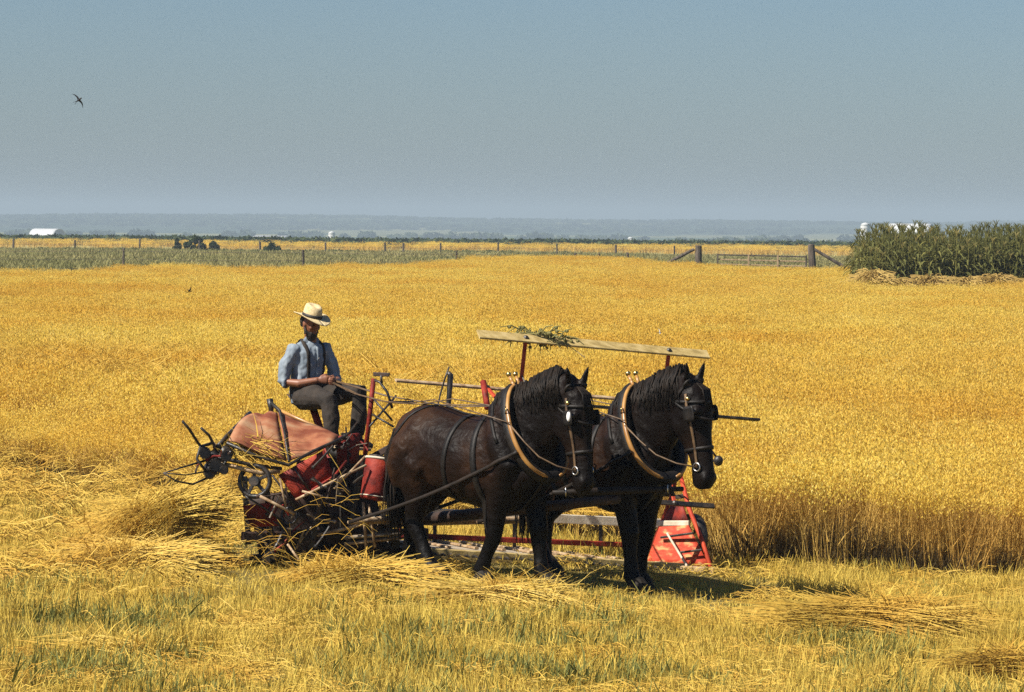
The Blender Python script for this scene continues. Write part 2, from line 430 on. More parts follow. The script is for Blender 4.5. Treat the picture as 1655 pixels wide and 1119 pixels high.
for (d0, d1, dens, s) in ((0, 2.0, 30, 1.0), (2.0, 8, 20, 1.1), (8, 25, 7, 1.0), (25, 70, 5, 1.1), (70, 200, 3.0, 1.35)):
    y0, y1 = 36 + d0, 36 + 28 + d1
    # sample in the strip at this depth behind the cut edge
    n = 0
    yy = 35.5
    while yy < 232:
        dy = 0.5 if yy < 60 else (1.0 if yy < 110 else 2.0)
        w = half_w(yy, 2.6)
        k = NR.poisson(2 * w * dy * dens)
        for _ in range(k):
            x = rng.uniform(-w, w); y = yy + rng.uniform(0, dy); dd = y - wheat_edge(x)
            dep = max(dd, y - 52)
            if dd < 0 or not (d0 <= dep < d1) or rng.random() > 0.45 + dd * 1.8 or y > wheat_back(x, y) + 5 * mnoise.noise((x * .3, 1.0, 2.0)): continue
            put_wheat(x, y, s); picks.append(rng.randrange(6) + (6 if d0 >= 8 else 0))
        yy += dy
nw = len(pts)
scatter('standing_wheat', C_wheat, pts, rots, scls, picks, 'ripe golden standing wheat filling the field behind the team', 'wheat')

# stubble, weeds and loose straw on the cut ground
def trampled(x, y): return -2.75 < x < 2.4 and 31.6 + .3 * math.sin(x * 2.3) < y < 36
def cut_points(dens, mask=None, ymin=22.5):
    out = []
    yy = ymin
    while yy < 60:
        w = half_w(yy, 1.6)
        for _ in range(NR.poisson(2 * w * 0.5 * dens * (1.0 if yy < 38 else 0.6))):
            x = rng.uniform(-w, w); y = yy + rng.uniform(0, 0.5)
            if y > wheat_edge(x) - 0.03: continue
            if mask and not mask(x, y): continue
            out.append((x, y, gz(x, y)))
        yy += 0.5
    return out
def spread(name, coll, p, smin, smax, k, label, cat, tilt=0.15, hmul=lambda x, y: 1.0):
    n = len(p)
    rr = [(rng.gauss(0, tilt), rng.gauss(0, tilt), rng.uniform(0, 6.283)) for _ in range(n)]
    ss = []
    for q in p:
        s = rng.uniform(smin, smax); h = hmul(q[0], q[1]); ss.append((s, s, s * h))
    return scatter(name, coll, p, rr, ss, NR.integers(0, k, n), label, cat)
def pn(x, y, f, o): return mnoise.noise((x * f, y * f, o))
spread('wheat_stubble', C_stub, cut_points(95, lambda x, y: pn(x, y, 1.6, 2) + .5 * pn(x, y, 5, 2.5) > -0.30), 0.7, 1.5, 6, 'pale cut wheat stubble covering the near ground', 'stubble', 0.25, lambda x, y: (0.75 + 0.5 * pn(x, y, 0.9, 7)) * (.30 if trampled(x, y) else 1))
spread('green_undergrowth', C_weed, cut_points(48, lambda x, y: pn(x, y, 0.9, 5) + 0.45 * pn(x, y, 2.6, 9) > 0.13 + 0.22 * (y > 31 and x > -4) - .12 * (y < 27) + .3 * (x < -2.6 and y > 33) + .5 * trampled(x, y)), 0.6, 1.4, 4, 'low green weeds growing between the stubble', 'weeds', 0.2)
spread('loose_straw', C_straw, cut_points(8, lambda x, y: pn(x, y, 0.7, 12) > -0.05 and not trampled(x, y)), 0.45, 0.9, 6, 'loose straws scattered over the cut ground', 'straw', 0.15)

# straws bent over and tangled in the laid grain at the left
p = []
while len(p) < 5200:
    x = rng.uniform(-10.5, 1.0); y = wheat_edge(x) + 16 * rng.random() ** 1.6
    if abs(x) > half_w(y, 2): continue
    p.append((x, y, gz(x, y) + (0.25 + 0.75 * sstep(0, 6, y - wheat_edge(x))) * rng.uniform(0.75, 1.05)))
spread('laid_straw', C_straw, p, 0.6, 1.1, 6, 'bent straws tangled over the laid grain at the left', 'straw', 0.5)

spread('matted_straw', C_mat, cut_points(18, lambda x, y: pn(x, y, 0.8, 52) + .6 * pn(x, y, 3, 5) > 0.02 + .25 * trampled(x, y)), 0.45, 0.9, 6, 'short matted straw caught between the stubble', 'straw', 0.12)
spread('fallen_straw', C_mat, [q for q in cut_points(18, lambda x, y: pn(x, y, 0.9, 62) > -0.15) if q[0] < -1.9 and q[1] > 31.5 and not trampled(q[0], q[1])], 0.7, 1.4, 6, 'tangled fallen straw on the ground at the left of the binder', 'straw', 0.2, lambda x, y: 1.3)
# brown leaves and weeds at the cut edge, coloured dark to carry its low shade
M['edge_shade_leaf'] = plant_mat('shaded_brown_leaves', [(0.05, 0.035, 0.015), (0.10, 0.065, 0.025), (0.15, 0.11, 0.04)], patch=0.8)
C_shade = hidden_collection('edge_shade_tuft', [tuft(26, 0.07, 0.12, 0.42, 330 + i, 0.010, 0.5, 0.3).mesh('edge_shade_tuft', M['edge_shade_leaf']) for i in range(4)])
p = []
while len(p) < 3200:
    x = rng.uniform(-9, 8); y = wheat_edge(x) + 0.10 + 1.6 * rng.random()
    if abs(x) > half_w(y, 2) or (x < 1.5 and rng.random() < .4): continue
    p.append((x, y, gz(x, y)))
spread('edge_shade_growth', C_shade, p, 0.7, 1.2, 4, 'brown leaves and weeds carrying the shade low between the stems of the cut edge', 'undergrowth', 0.15, lambda x, y: 0.7 + 0.8 * pn(x, y, 1.1, 8))

# rough grass strip past the wheat, second wheat field and green crop behind it
p = []
for _ in range(11000):
    y = 155 + (420 - 155) * rng.random() ** 0.8; w = half_w(y, 8); x = rng.uniform(-w, w)
    if y < wheat_back(x, y): continue
    if x > 15 and y < 235 and x > 0.05 * y: 
        if rng.random() < 0.5: continue
    p.append((x, y, gz(x, y)))
spread('meadow_grass', C_grass, p, 0.9, 1.7, 4, 'rough olive grass strip beyond the wheat', 'grass', 0.1, lambda x, y: (0.30 + 0.3 * pn(x, y, 0.05, 3)) if x < 14 else 0.22)
p = []
for _ in range(900):
    y = rng.uniform(425, 612); w = half_w(y, 10); p.append((rng.uniform(-w, w), y, 0)); p[-1] = (p[-1][0], y, gz(p[-1][0], y))
spread('distant_wheat', C_wheat, p, 4.0, 7.0, 6, 'thin yellow strip of a second wheat field far off', 'wheat', 0.05, lambda x, y: 0.16)
def leaf_lump(seed, n, rad, leaf):
    r = random.Random(seed); mb = MB()
    for _ in range(n):
        v = Vector((r.gauss(0, 1), r.gauss(0, 1), r.gauss(0, 1))).normalized() * rad * r.random() ** 0.4
        v.z = abs(v.z) * 0.9; a = Vector((r.gauss(0, 1), r.gauss(0, 1), r.gauss(0, 1))).normalized(); b_ = a.orthogonal().normalized()
        s = leaf * r.uniform(0.6, 1.4)
        mb.add([v - a * s, v + b_ * s * 0.5, v + a * s, v - b_ * s * 0.5], [(0, 1, 2, 3)])
    return mb
C_crop = hidden_collection('crop_clump', [leaf_lump(600 + i, 70, 1.0, 0.28).mesh('crop_clump', M['dark_leaf']) for i in range(4)])
p = []
for _ in range(6000):
    y = rng.uniform(640, 770); w = half_w(y, 15); x = rng.uniform(-w, w); p.append((x, y, gz(x, y)))
spread('green_crop', C_crop, p, 1.2, 2.1, 4, 'low green crop forming the skyline of the fields', 'crop', 0.1, lambda x, y: 0.80)
# hedge line along the far fence
C_hedge = hidden_collection('hedge_clump', [leaf_lump(620 + i, 90, 1.0, 0.22).mesh('hedge_clump', M['dark_leaf']) for i in range(4)])
p = []
for _ in range(620):
    x = rng.uniform(-58, 6); k = pn(x, 0, 0.12, 31)
    if k < -0.25 + (0.25 if x > -20 else 0): continue
    y = 418 + rng.uniform(-3, 3); p.append((x, y, gz(x, y) - 0.1))
spread('hedge_growth', C_hedge, p, 0.35, 0.8, 4, 'dark ragged hedge growth along the far fence line', 'hedge', 0.1, lambda x, y: 0.7)
# woods on the far hills
C_wood = hidden_collection('wood_clump', [leaf_lump(640 + i, 120, 1.0, 0.25).mesh('wood_clump', M['dark_leaf']) for i in range(4)])
p = []
for _ in range(3600):
    y = rng.uniform(5000, 7000); w = half_w(y, 100); x = rng.uniform(-w, w)
    if pn(x, y, 0.003, 41) < -0.15: continue
    p.append((x, y, gz(x, y) - 2))
for _ in range(420):
    y = rng.uniform(2100, 2400); x = rng.uniform(95, 270)
    if pn(x, y, 0.02, 43) < -0.1: continue
    p.append((x, y, gz(x, y) - 1))
for _ in range(260):
    y = rng.uniform(3300, 3700); x = rng.uniform(-470, 500)
    if pn(x, y, 0.009, 47) < 0.05: continue
    p.append((x, y, gz(x, y) - 1))
spread('distant_woods', C_wood, p, 6, 10, 4, 'blue hazy woods on the far low hills', 'woods', 0.05, lambda x, y: 0.9)

# haze: one closed box of pale air
hb = MB(); X0, X1, Y0, Y1, Z0, Z1 = -4600, 4600, -80, 11000, -14.5, 46
hb.add([(x, y, z) for x in (X0, X1) for y in (Y0, Y1) for z in (Z0, Z1)], [(0, 1, 3, 2), (4, 6, 7, 5), (0, 4, 5, 1), (2, 3, 7, 6), (0, 2, 6, 4), (1, 5, 7, 3)])
hm, hnt = mat_new('haze'); ho = hnt.nodes.new('ShaderNodeOutputMaterial'); pv = hnt.nodes.new('ShaderNodeVolumePrincipled')
pv.inputs['Color'].default_value = (0.54, 0.66, 0.74, 1); pv.inputs['Density'].default_value = 0.00026
hnt.links.new(pv.outputs[0], ho.inputs['Volume'])
tag(hb.build('haze', hm), kind='stuff')
# ------------------------------------------------------------------ horses
def horse_mat(star_at=None):
    m = pmat('dark_bay_coat', [(0.004, 0.0022, 0.0013), (0.013, 0.0056, 0.0026), (0.044, 0.019, 0.0075)], scale=2.2, rough=0.5, bump=0.9, bscale=8, bdist=0.03, spec=0.12, contrast=(0.3, 0.72))
    nt = m.node_tree; N = nt.nodes; L = nt.links
    b = next(n for n in N if n.type == 'BSDF_PRINCIPLED'); src = b.inputs['Base Color'].links[0].from_socket
    # black legs; shade of the neck, chest and head painted in, darker than the flank
    tc = N.new('ShaderNodeTexCoord'); sep = N.new('ShaderNodeSeparateXYZ'); L.new(tc.outputs['Object'], sep.inputs[0])
    mz = N.new('ShaderNodeMapRange'); mz.inputs[1].default_value = 0.55; mz.inputs[2].default_value = 0.95; L.new(sep.outputs['Z'], mz.inputs[0])
    mxr = N.new('ShaderNodeMapRange'); mxr.inputs[1].default_value = 0.35; mxr.inputs[2].default_value = 0.72; mxr.inputs[3].default_value = 1.0; mxr.inputs[4].default_value = 0.22; L.new(sep.outputs['X'], mxr.inputs[0])
    mu = N.new('ShaderNodeMath'); mu.operation = 'MULTIPLY'; L.new(mz.outputs[0], mu.inputs[0]); L.new(mxr.outputs[0], mu.inputs[1])
    mix = N.new('ShaderNodeMixRGB'); L.new(mu.outputs[0], mix.inputs[0]); mix.inputs[1].default_value = (0.003, 0.0022, 0.0018, 1); L.new(src, mix.inputs[2])
    outc = mix.outputs[0]
    if star_at is not None:
        d = N.new('ShaderNodeVectorMath'); d.operation = 'DISTANCE'; L.new(tc.outputs['Object'], d.inputs[0]); d.inputs[1].default_value = star_at
        lt = N.new('ShaderNodeMapRange'); lt.inputs[1].default_value = 0.042; lt.inputs[2].default_value = 0.055; lt.inputs[3].default_value = 1; lt.inputs[4].default_value = 0; L.new(d.outputs['Value'], lt.inputs[0])
        m2 = N.new('ShaderNodeMixRGB'); L.new(lt.outputs[0], m2.inputs[0]); L.new(outc, m2.inputs[1]); m2.inputs[2].default_value = (0.75, 0.72, 0.68, 1); outc = m2.outputs[0]
    L.new(outc, b.inputs['Base Color'])
    return m

M['leather'] = pmat('black_harness_leather', [(0.006, 0.005, 0.004), (0.016, 0.012, 0.009)], scale=14, rough=0.55, bump=0.2, bscale=120, spec=0.25)
M['tan_strap'] = pmat('worn_tan_leather', [(0.06, 0.034, 0.016), (0.15, 0.09, 0.042)], scale=14, rough=0.5, bump=0.2, bscale=100)
M['hame'] = pmat('varnished_hame_wood', [(0.26, 0.12, 0.03), (0.46, 0.24, 0.065)], scale=9, rough=0.35, bump=0.1, stretch=(1, 1, 0.2))
M['brass'] = pmat('brass', [(0.55, 0.38, 0.12), (0.75, 0.55, 0.22)], scale=8, rough=0.3, metal=1.0)
M['steel'] = pmat('worn_steel', [(0.35, 0.34, 0.32), (0.6, 0.58, 0.55)], scale=12, rough=0.35, metal=0.9)
M['hair'] = pmat('black_horse_hair', [(0.006, 0.005, 0.004), (0.022, 0.015, 0.010)], scale=25, rough=0.6, spec=0.15, stretch=(1, 1, 0.15))
M['eye'] = pmat('dark_eye', [(0.008, 0.006, 0.005), (0.015, 0.01, 0.008)], rough=0.08)

HEAD = [  # t, half width, forward, backward
    (-0.02, .07, .05, .09), (.07, .105, .10, .15), (.18, .122, .13, .20), (.30, .124, .132, .235), (.42, .112, .122, .225), (.54, .088, .108, .165),
    (.66, .076, .098, .118), (.78, .072, .090, .102), (.88, .080, .090, .112), (.95, .074, .076, .104), (1.0, .045, .040, .070)]

def make_horse(rootloc, theta, pose, label, coat, head_yaw, zoff):
    HEAD = [(t, w * 1.03, f * 1.08, b * 1.04) for t, w, f, b in globals()['HEAD']]
    root = empty('draft_horse', rootloc, -theta); root.scale = (pose['size'],) * 3
    tag(root, label, 'horse', 'the two harnessed horses')
    mb = MB(); S = (0, 1, 0)
    # trunk
    T = [(-.86, 1.20, .06, .08), (-.80, 1.20, .17, .20), (-.70, 1.215, .255, .29), (-.55, 1.225, .305, .345), (-.38, 1.205, .315, .355), (-.18, 1.155, .325, .355),
         (.04, 1.125, .338, .362), (.24, 1.125, .33, .378), (.42, 1.16, .295, .40), (.56, 1.18, .265, .385), (.70, 1.175, .225, .30), (.80, 1.16, .16, .20), (.85, 1.15, .07, .09)]
    T = [(x, z - .015 - .02 * (x > .1), w * 1.04, h * (1.05 if x < .1 else 1.10)) for x, z, w, h in T]
    mb.tube([(x, 0, z) for x, z, w, h in T], [(w, h) for x, z, w, h in T], n=24, side=S)
    # haunches, shoulders, breast
    for s in (-1, 1):
        mb.tube([(-.42, s*.16, 1.36), (-.55, s*.19, 1.20), (-.62, s*.19, 1.02), (-.62, s*.17, .86)], [.14, .185, .175, .13], n=14)
        mb.tube([(-.30, s*.20, 1.20), (-.42, s*.22, 1.05), (-.45, s*.20, .92)], [.12, .155, .10], n=12)
        mb.tube([(.40, s*.13, 1.48), (.52, s*.20, 1.28), (.62, s*.20, 1.10), (.54, s*.19, .95)], [.10, .14, .145, .115], n=14)
        mb.tube([(.72, s*.09, 1.16), (.74, s*.11, 1.02), (.62, s*.14, .92)], [.11, .12, .10], n=12)
    # neck
    NK = [(.40, 1.29, .205, .37), (.60, 1.385, .180, .345), (.77, 1.50, .152, .30), (.92, 1.61, .130, .255), (1.04 + pose['poll'] * .6, 1.71, .122, .215), (1.12 + pose['poll'], 1.76, .10, .15)]
    mb.tube([(x, 0, z) for x, z, w, h in NK], [(w, h) for x, z, w, h in NK], n=20, side=S)
    # head, turned about the poll
    pd, md_ = pose['poll'], pose['muz']; up_ = pose['up']; poll = Vector((1.105 + pd, 0, 1.775 + up_)); muz = Vector((1.275 + md_, 0, .895 + up_ * 1.3))
    yaw = Matrix.Rotation(head_yaw, 3, 'Z'); d = (muz - poll); HL = d.length; d = yaw @ d.normalized()
    lat = yaw @ Vector((0, 1, 0)); fwd = lat.cross(d); fwd = fwd if fwd.dot(yaw @ Vector((1, 0, 0))) > 0 else -fwd
    def hp(t, f, l): return poll + d * (HL * t) + fwd * f + lat * l
    HT = MB()
    HT.tube([hp(t, (f - b) / 2, 0) for t, w, f, b in HEAD], [(w, (f + b) / 2) for t, w, f, b in HEAD], n=20, side=lat)
    for s in (-1, 1):
        HT.ball(hp(.27, .075, s*.098), (.045, .04, .04))                       # brow
        HT.ball(hp(.37, -.13, s*.072), (.09, .05, .10))                        # cheek
        HT.ball(hp(.90, .045, s*.058), (.038, .032, .045))                     # nostril wing
        e0 = hp(.03, -.01, s*.065); et = hp(-.205, .03, s*.125) + fwd * .03
        HT.tube([e0, e0.lerp(et, .35), e0.lerp(et, .7), et], [(.035, .03), (.04, .026), (.03, .02), (.006, .006)], n=10, side=lat)
    HT.ball(hp(.93, -.075, 0), (.05, .05, .045))                               # chin
    mb.add(HT.v, HT.f)
    # legs
    def leg(pts, rad):
        mb.tube(pts, rad, n=12, side=S)
    def ground_dz(x, y):
        w = Matrix.Rotation(-theta, 3, 'Z') @ Vector((x, y, 0)); return gz(rootloc[0] + w.x, rootloc[1] + w.y) - rootloc[2]
    hooves = []
    for key, s in (('RF', -1), ('LF', 1)):
        dx, lift = pose[key]; y = s * .155; hx = .50 + dx; dz = ground_dz(hx, y) - .01
        if lift <= 0:
            kx = .53 + dx * .52; fxx = .49 + dx * .90
            P_ = [(.52, s*.18, 1.02), (.52 + dx*.12, s*.175, .88), (.52 + dx*.33, s*.165, .70), (kx, y, .52), (kx - .005, y, .45), (.505 + dx*.72, y, .32), (fxx, y, .17), (hx + .03, y, .10 + dz*.8)]
        else:
            kx = .62 + dx; P_ = [(.52, s*.18, 1.02), (.55 + dx*.3, s*.175, .88), (.58 + dx*.7, s*.165, .72), (kx, y, .60), (kx - .03, y, .54), (kx - .13, y, .42), (kx - .23, y, .29), (kx - .24, y, .20)]
        leg(P_, [(.14, .17), (.115, .138), (.085, .10), (.079, .088), (.066, .072), (.054, .062), (.070, .076), (.060, .066)])
        e = Vector(P_[-1]); z0 = dz if lift <= 0 else e.z - .10
        hooves.append([(e.x - .01, y, e.z + .015), (e.x + .015, y, z0 + .07), (e.x + .035, y, z0)])
    for key, s in (('RH', -1), ('LH', 1)):
        dx, lift = pose[key]; y = s * .16; dz = ground_dz(-.62 + dx, y) - .01
        P_ = [(-.52, s*.17, 1.05), (-.53 + dx*.1, s*.18, .90), (-.60 + dx*.30, s*.17, .74), (-.71 + dx*.48, y, .60), (-.735 + dx*.55, y, .53), (-.70 + dx*.72, y, .36), (-.675 + dx*.90, y, .18), (-.62 + dx, y, .10 + dz*.8)]
        leg(P_, [(.18, .21), (.15, .18), (.102, .124), (.074, .096), (.072, .086), (.056, .064), (.072, .078), (.062, .068)])
        e = Vector(P_[-1]); hooves.append([(e.x - .01, y, e.z + .015), (e.x + .015, y, dz + .07), (e.x + .035, y, dz)])
    me = remesh(mb, 'body', M['coat_tmp'] if coat is None else coat, 0.0135, 9)
    body = link('body', me, root)
    bvh = BVHTree.FromPolygons([v.co.copy() for v in me.vertices], [tuple(p.vertices) for p in me.polygons])
    hm_ = pmat('hoof_horn', [(0.010, 0.008, 0.006), (0.03, 0.024, 0.018)], scale=20, rough=0.7, spec=0.15, stretch=(1, 1, 4))
    for h in hooves:
        MB().tube(h, [(.072, .078), (.086, .094), (.094, .106)], n=14, side=S).build('hoof', hm_, root, smooth=False)
    # eyes
    for s in (-1, 1):
        MB().ball(hp(.275, .07, s*.128), .022).build('eye', M['eye'], root, smooth=True)
    bvh_h = BVHTree.FromPolygons([q.copy() for q in HT.v], HT.f)
    def cast(o, dr, off=.008, far=1.5, tree=None):
        """point just outside the coat, seen along dr from far outside"""
        dr = Vector(dr).normalized(); o = Vector(o)
        hit = (tree or bvh).ray_cast(o + dr * far, -dr, far * 2)
        return (hit[0] + hit[1] * off, hit[1]) if hit[0] is not None else (o + dr * .2, dr)
    def strap(name, pts, w, mat, parent=root, th=.004):
        """ribbon through (point, normal) pairs"""
        g = []
        for i, (p, n) in enumerate(pts):
            t = (pts[min(i+1, len(pts)-1)][0] - pts[max(i-1, 0)][0])
            if t.length < 1e-6: t = Vector((0, 0, 1))
            c = t.normalized().cross(n)
            c = c.normalized() if c.length > 1e-5 else Vector((0, 1, 0))
            g.append([p - c * w / 2, p + n * .003, p + c * w / 2])
        return MB().sheet(g, th).build(name, mat, parent, smooth=True)
    def ring(name, c, ax, w, mat, parent=root, a0=0, a1=360, n=40, off=.008, tree=None):
        ax = Vector(ax).normalized(); u = ax.orthogonal().normalized()
        u = Vector((0, 0, 1)) - ax * ax.z; u.normalize(); v = ax.cross(u)
        return strap(name, [cast(c, u * math.cos(R(a)) + v * math.sin(R(a)), off, 1.5, tree) for a in np.linspace(a0, a1, n)], w, mat, parent)
    # mane: locks falling from the crest over the right side, with a tufted top line
    r = random.Random(int(theta * 1000)); mn = MB()
    crest = []
    for i in range(60):
        t = i / 59; k = t * (len(NK) - 2) + .4
        a = min(len(NK) - 2, int(k)); q = k - a
        x, z, w, h = [NK[a][j] * (1 - q) + NK[a + 1][j] * q for j in range(4)]
        tx = Vector((NK[a+1][0] - NK[a][0], 0, NK[a+1][1] - NK[a][1])).normalized(); up = Vector((-tx.z, 0, tx.x))
        crest.append((Vector((x, 0, z)) + up * h, up, tx))
    for i in range(460):
        p, up, tx = crest[min(59, int(r.random() * 60))]; L_ = r.uniform(.14, .30); sd = -1 if r.random() < .8 else 1
        w0 = .004 + .007 * r.random()
        p0 = p - up * .02; p1 = p + up * r.uniform(.01, .055) + Vector((0, sd * .03, 0)) + tx * r.uniform(-.02, .03)
        p2 = p - up * L_ * .35 + Vector((0, sd * (.085 + r.uniform(0, .03)), 0)) - tx * r.uniform(-.02, .05); p3 = p - up * L_ + Vector((0, sd * (.13 + r.uniform(0, .03)), 0)) - tx * r.uniform(-.02, .09)
        mn.tube([p0, p1, p2, p3], [(w0, w0), (w0 * 1.5, w0), (w0 * 1.3, w0 * .8), (.002, .002)], n=5)
    for i in range(40):                                                         # forelock
        a = hp(-.03, .02, r.uniform(-.03, .03)); b_ = hp(.08, .13, r.uniform(-.05, .05)); c_ = hp(.22 + r.uniform(0, .08), .145, r.uniform(-.07, .07))
        mn.tube([a, b_, c_], [.007, .008, .002], n=5)
    mn.build('mane', M['hair'], root, smooth=True)
    tl = MB()
    for i in range(140):
        a = Vector((-.82, r.gauss(0, .015), 1.36)); s1 = r.gauss(0, .05); s2 = r.gauss(0, .06); e = r.uniform(.45, .8)
        tl.tube([a, a + Vector((-.075, s1 * .3, -.02)), a + Vector((-.115 + r.gauss(0, .012), s1, -.25)), a + Vector((-.10 + r.gauss(0, .02), s1 + s2 * .6, -.55)), a + Vector((-.05 + r.gauss(0, .03), s1 + s2, -e - .25))], [.014, .012, .009, .007, .002], n=5)
    tl.build('tail', M['hair'], root, smooth=True)
    # collar and hames
    ctop, cbot = Vector((.47, 0, 1.73)), Vector((.88, 0, 1.00)); cc = (ctop + cbot) / 2; ua = (ctop - cbot) / 2
    na_ = Vector((ua.z, 0, -ua.x)).normalized(); na_ = na_ if na_.x > 0 else -na_
    cp, hl, hr = [], [], []
    for i in range(40):
        a = 2 * math.pi * i / 40; wy = .255 * (1 - .22 * math.cos(a))
        p = cc + ua * math.cos(a) + Vector((0, math.sin(a) * wy, 0)); cp.append(p)
    cp.append(cp[0])
    collar = MB().tube(cp, [(.062, .055)] * 41, n=12, cap=False).build('collar', M['leather'], root, smooth=True)
    hame_pts = {}
    for s in (-1, 1):
        pl = []
        for a in np.linspace(8, 168, 22):
            a_ = R(a); wy = .275 * (1 - .22 * math.cos(a_)) + .02
            pl.append(cc + ua * 1.05 * math.cos(a_) + Vector((0, s * math.sin(a_) * wy, 0)) + na_ * .045)
        top = pl[0] + ua.normalized() * .09 + Vector((0, s * .01, 0))
        pl = [top, top.lerp(pl[0], .5)] + pl
        MB().tube(pl, [(.013, .013), (.017, .016)] + [(.021, .017)] * 20 + [(.02, .016), (.014, .012)], n=8).build('hame', M['hame'], root, smooth=True)
        MB().ball(top + ua.normalized() * .02, .023).build('hame_knob', M['brass'], root, smooth=True)
        hame_pts[s] = pl[16]
        pr = pl[9]; MB().tube([pr + Vector((.0, s*.03, .03)), pr + Vector((.03, s*.05, 0)), pr + Vector((.0, s*.03, -.03))], .006, n=6).build('rein_ring', M['brass'], root, smooth=True)
    # back pad, girth, back strap, hip straps
    ring('back_band', (-.02, 0, 1.16), (1, 0, -.10), .05, M['leather'])
    ring('girth', (.30, 0, 1.13), (1, 0, .12), .055, M['leather'])
    bs = [cast((x, 0, 1.15), (0, 0, 1)) for x in np.linspace(.42, -.80, 26)]; strap('back_strap', bs, .035, M['leather'])
    for s in (-1, 1):
        hs = [cast((-.40 - .04 * k, 0, 1.18), (0, s * math.sin(R(a)), math.cos(R(a)))) for k, a in enumerate(np.linspace(0, 105, 12))]
        strap('hip_strap', hs, .03, M['leather'])
        ss = [cast((.26 + .035 * k, 0, 1.2), (0, s * math.sin(R(a)), math.cos(R(a)))) for k, a in enumerate(np.linspace(0, 74, 10))]
        strap('pad_strap', ss, .03, M['leather'])
        # trace: along the flank from the hame to the singletree
        h0 = hame_pts[s] + Vector((0, s * .03, 0)); end = Vector((-1.14, s * .36, .52))
        tp = []
        for t in np.linspace(0, 1, 34):
            p = h0.lerp(end, t) - Vector((0, 0, .05 * math.sin(math.pi * t))); q = cast((p.x, 0, p.z), (0, s, 0), .012)
            yy = max(abs(p.y), abs(q[0].y) if (-.86 < p.x < .86) else 0)
            tp.append((Vector((p.x, s * yy, p.z)), Vector((0, s, 0))))
        strap('trace', tp, .032, M['leather'] if s > 0 else M['trace'], th=.006)
    # breast strap from the collar bottom forward to the neck yoke, pole strap between the forelegs
    strap('pole_strap', [(Vector((.90, 0, 1.02)), Vector((1, 0, .2))), (Vector((.93, 0, .94)), Vector((1, 0, 0))), (Vector((.98, 0, .86)), Vector((1, 0, 0)))], .05, M['leather'])
    ms = [cast((.8 - .045 * k, 0, 1.0), (1 - k * .09, 0, -.3 - k * .10), .01) for k in range(11)]; strap('martingale', ms, .04, M['leather'])
    # bridle
    dn = d
    br = empty('bridle', (0, 0, 0)); br.parent = root
    ring('crown_strap', hp(.04, -.03, 0), dn + fwd * .9, .028, M['leather'], br, tree=bvh_h)
    ring('brow_band', hp(.17, -.03, 0), dn - fwd * .15, .028, M['leather'], br, tree=bvh_h)
    ring('nose_band', hp(.62, -.01, 0), dn, .030, M['leather'], br, tree=bvh_h)
    ring('throat_strap', hp(.22, -.05, 0), dn - fwd * .7, .022, M['leather'], br, tree=bvh_h)
    for s in (-1, 1):
        ck = [cast(hp(t, .015 - .05 * abs(t - .4), 0), lat * s, .009, 1.5, bvh_h) for t in np.linspace(.10, .80, 16)]
        strap('cheek_strap', ck, .024, M['tan_strap'] if s < 0 else M['leather'], br)
        c0 = cast(hp(.285, .06, 0), lat * s, .02)[0]; g = []
        for i in range(6):
            row = []
            for j in range(6):
                u, v = (i / 5 - .5), (j / 5 - .5); rr_ = 1 - .25 * (abs(u * 2) ** 3)
                row.append(c0 + d * (u * .13) + fwd * (v * .12 * rr_ - .015) + lat * s * (.006 + .012 * (v + .5) ** 2))
            g.append(row)
        MB().sheet(g, .006).build('blinder', M['leather'], br, smooth=True)
        if pose['plate'] and s < 0: MB().ball(c0 + lat * s * .022 + fwd * .012 - d * .01, (.022, .016, .042), 12, 8).build('blinder_plate', M['white_plate'], br, smooth=True)
        MB().ball(cast(hp(.15, .02, 0), lat * s, .012)[0], (.02, .02, .02)).build('rosette', M['brass'], br, smooth=True)
        bt = cast(hp(.79, .0, 0), lat * s, .015)[0]
        MB().tube([bt + d * .034 * math.cos(R(a)) + fwd * .034 * math.sin(R(a)) for a in range(0, 361, 30)], .006, n=6, cap=False).build('bit_ring', M['steel'], br, smooth=True)
        if s < 0: root['bit'] = tuple(bt)
        # rein from the bit back to the ring on the hame
        hr_ = hame_pts[s] + Vector((-.08, s * .03, .22)); mid = (bt + hr_) / 2 + Vector((0, s * .05, -.07))
        MB().tube([bt, bt.lerp(mid, .5) - Vector((0, 0, .02)), mid, mid.lerp(hr_, .5) - Vector((0, 0, .01)), hr_], .007, n=6).build('rein', M['tan_strap'], br, smooth=True)
    return root, hame_pts

M['white_plate'] = pmat('plate_glint_white', [(0.75, 0.74, 0.72), (0.85, 0.84, 0.82)], rough=0.25)  # white stands in for the sun glint on the blinder
M['trace'] = pmat('dusty_leather', [(0.008, 0.006, 0.004), (0.024, 0.016, 0.011)], scale=10, rough=0.6, bump=0.2, spec=0.2)
TH1, TH2 = R(42), R(50)
n_loc = Vector((-.33, 33.1, 0)); n_loc.z = gz(n_loc.x, n_loc.y) - .06
f_loc = Vector((.745, 33.62, 0)); f_loc.z = gz(f_loc.x, f_loc.y) - .06
coat1 = horse_mat(); coat2 = horse_mat()
near_horse, nh = make_horse(n_loc, TH1, {'RF': (-.27, 0), 'LF': (.20, 0), 'RH': (.36, 0), 'LH': (-.26, 0), 'plate': True, 'size': 1.0, 'poll': .06, 'muz': .02, 'up': .0},
    'dark bay horse on the left with a sunlit brown flank and bright blinder plate', coat1, R(-6), 0)
far_horse, fh = make_horse(f_loc, TH2, {'RF': (.17, 0), 'LF': (-.12, 0), 'RH': (.24, 0), 'LH': (-.20, 0), 'plate': False, 'size': 1.03, 'poll': .10, 'muz': .08, 'up': .035},
    'almost black horse on the right with pricked ears and its forelegs together', coat2, R(9), 0)
bpy.context.view_layer.update()
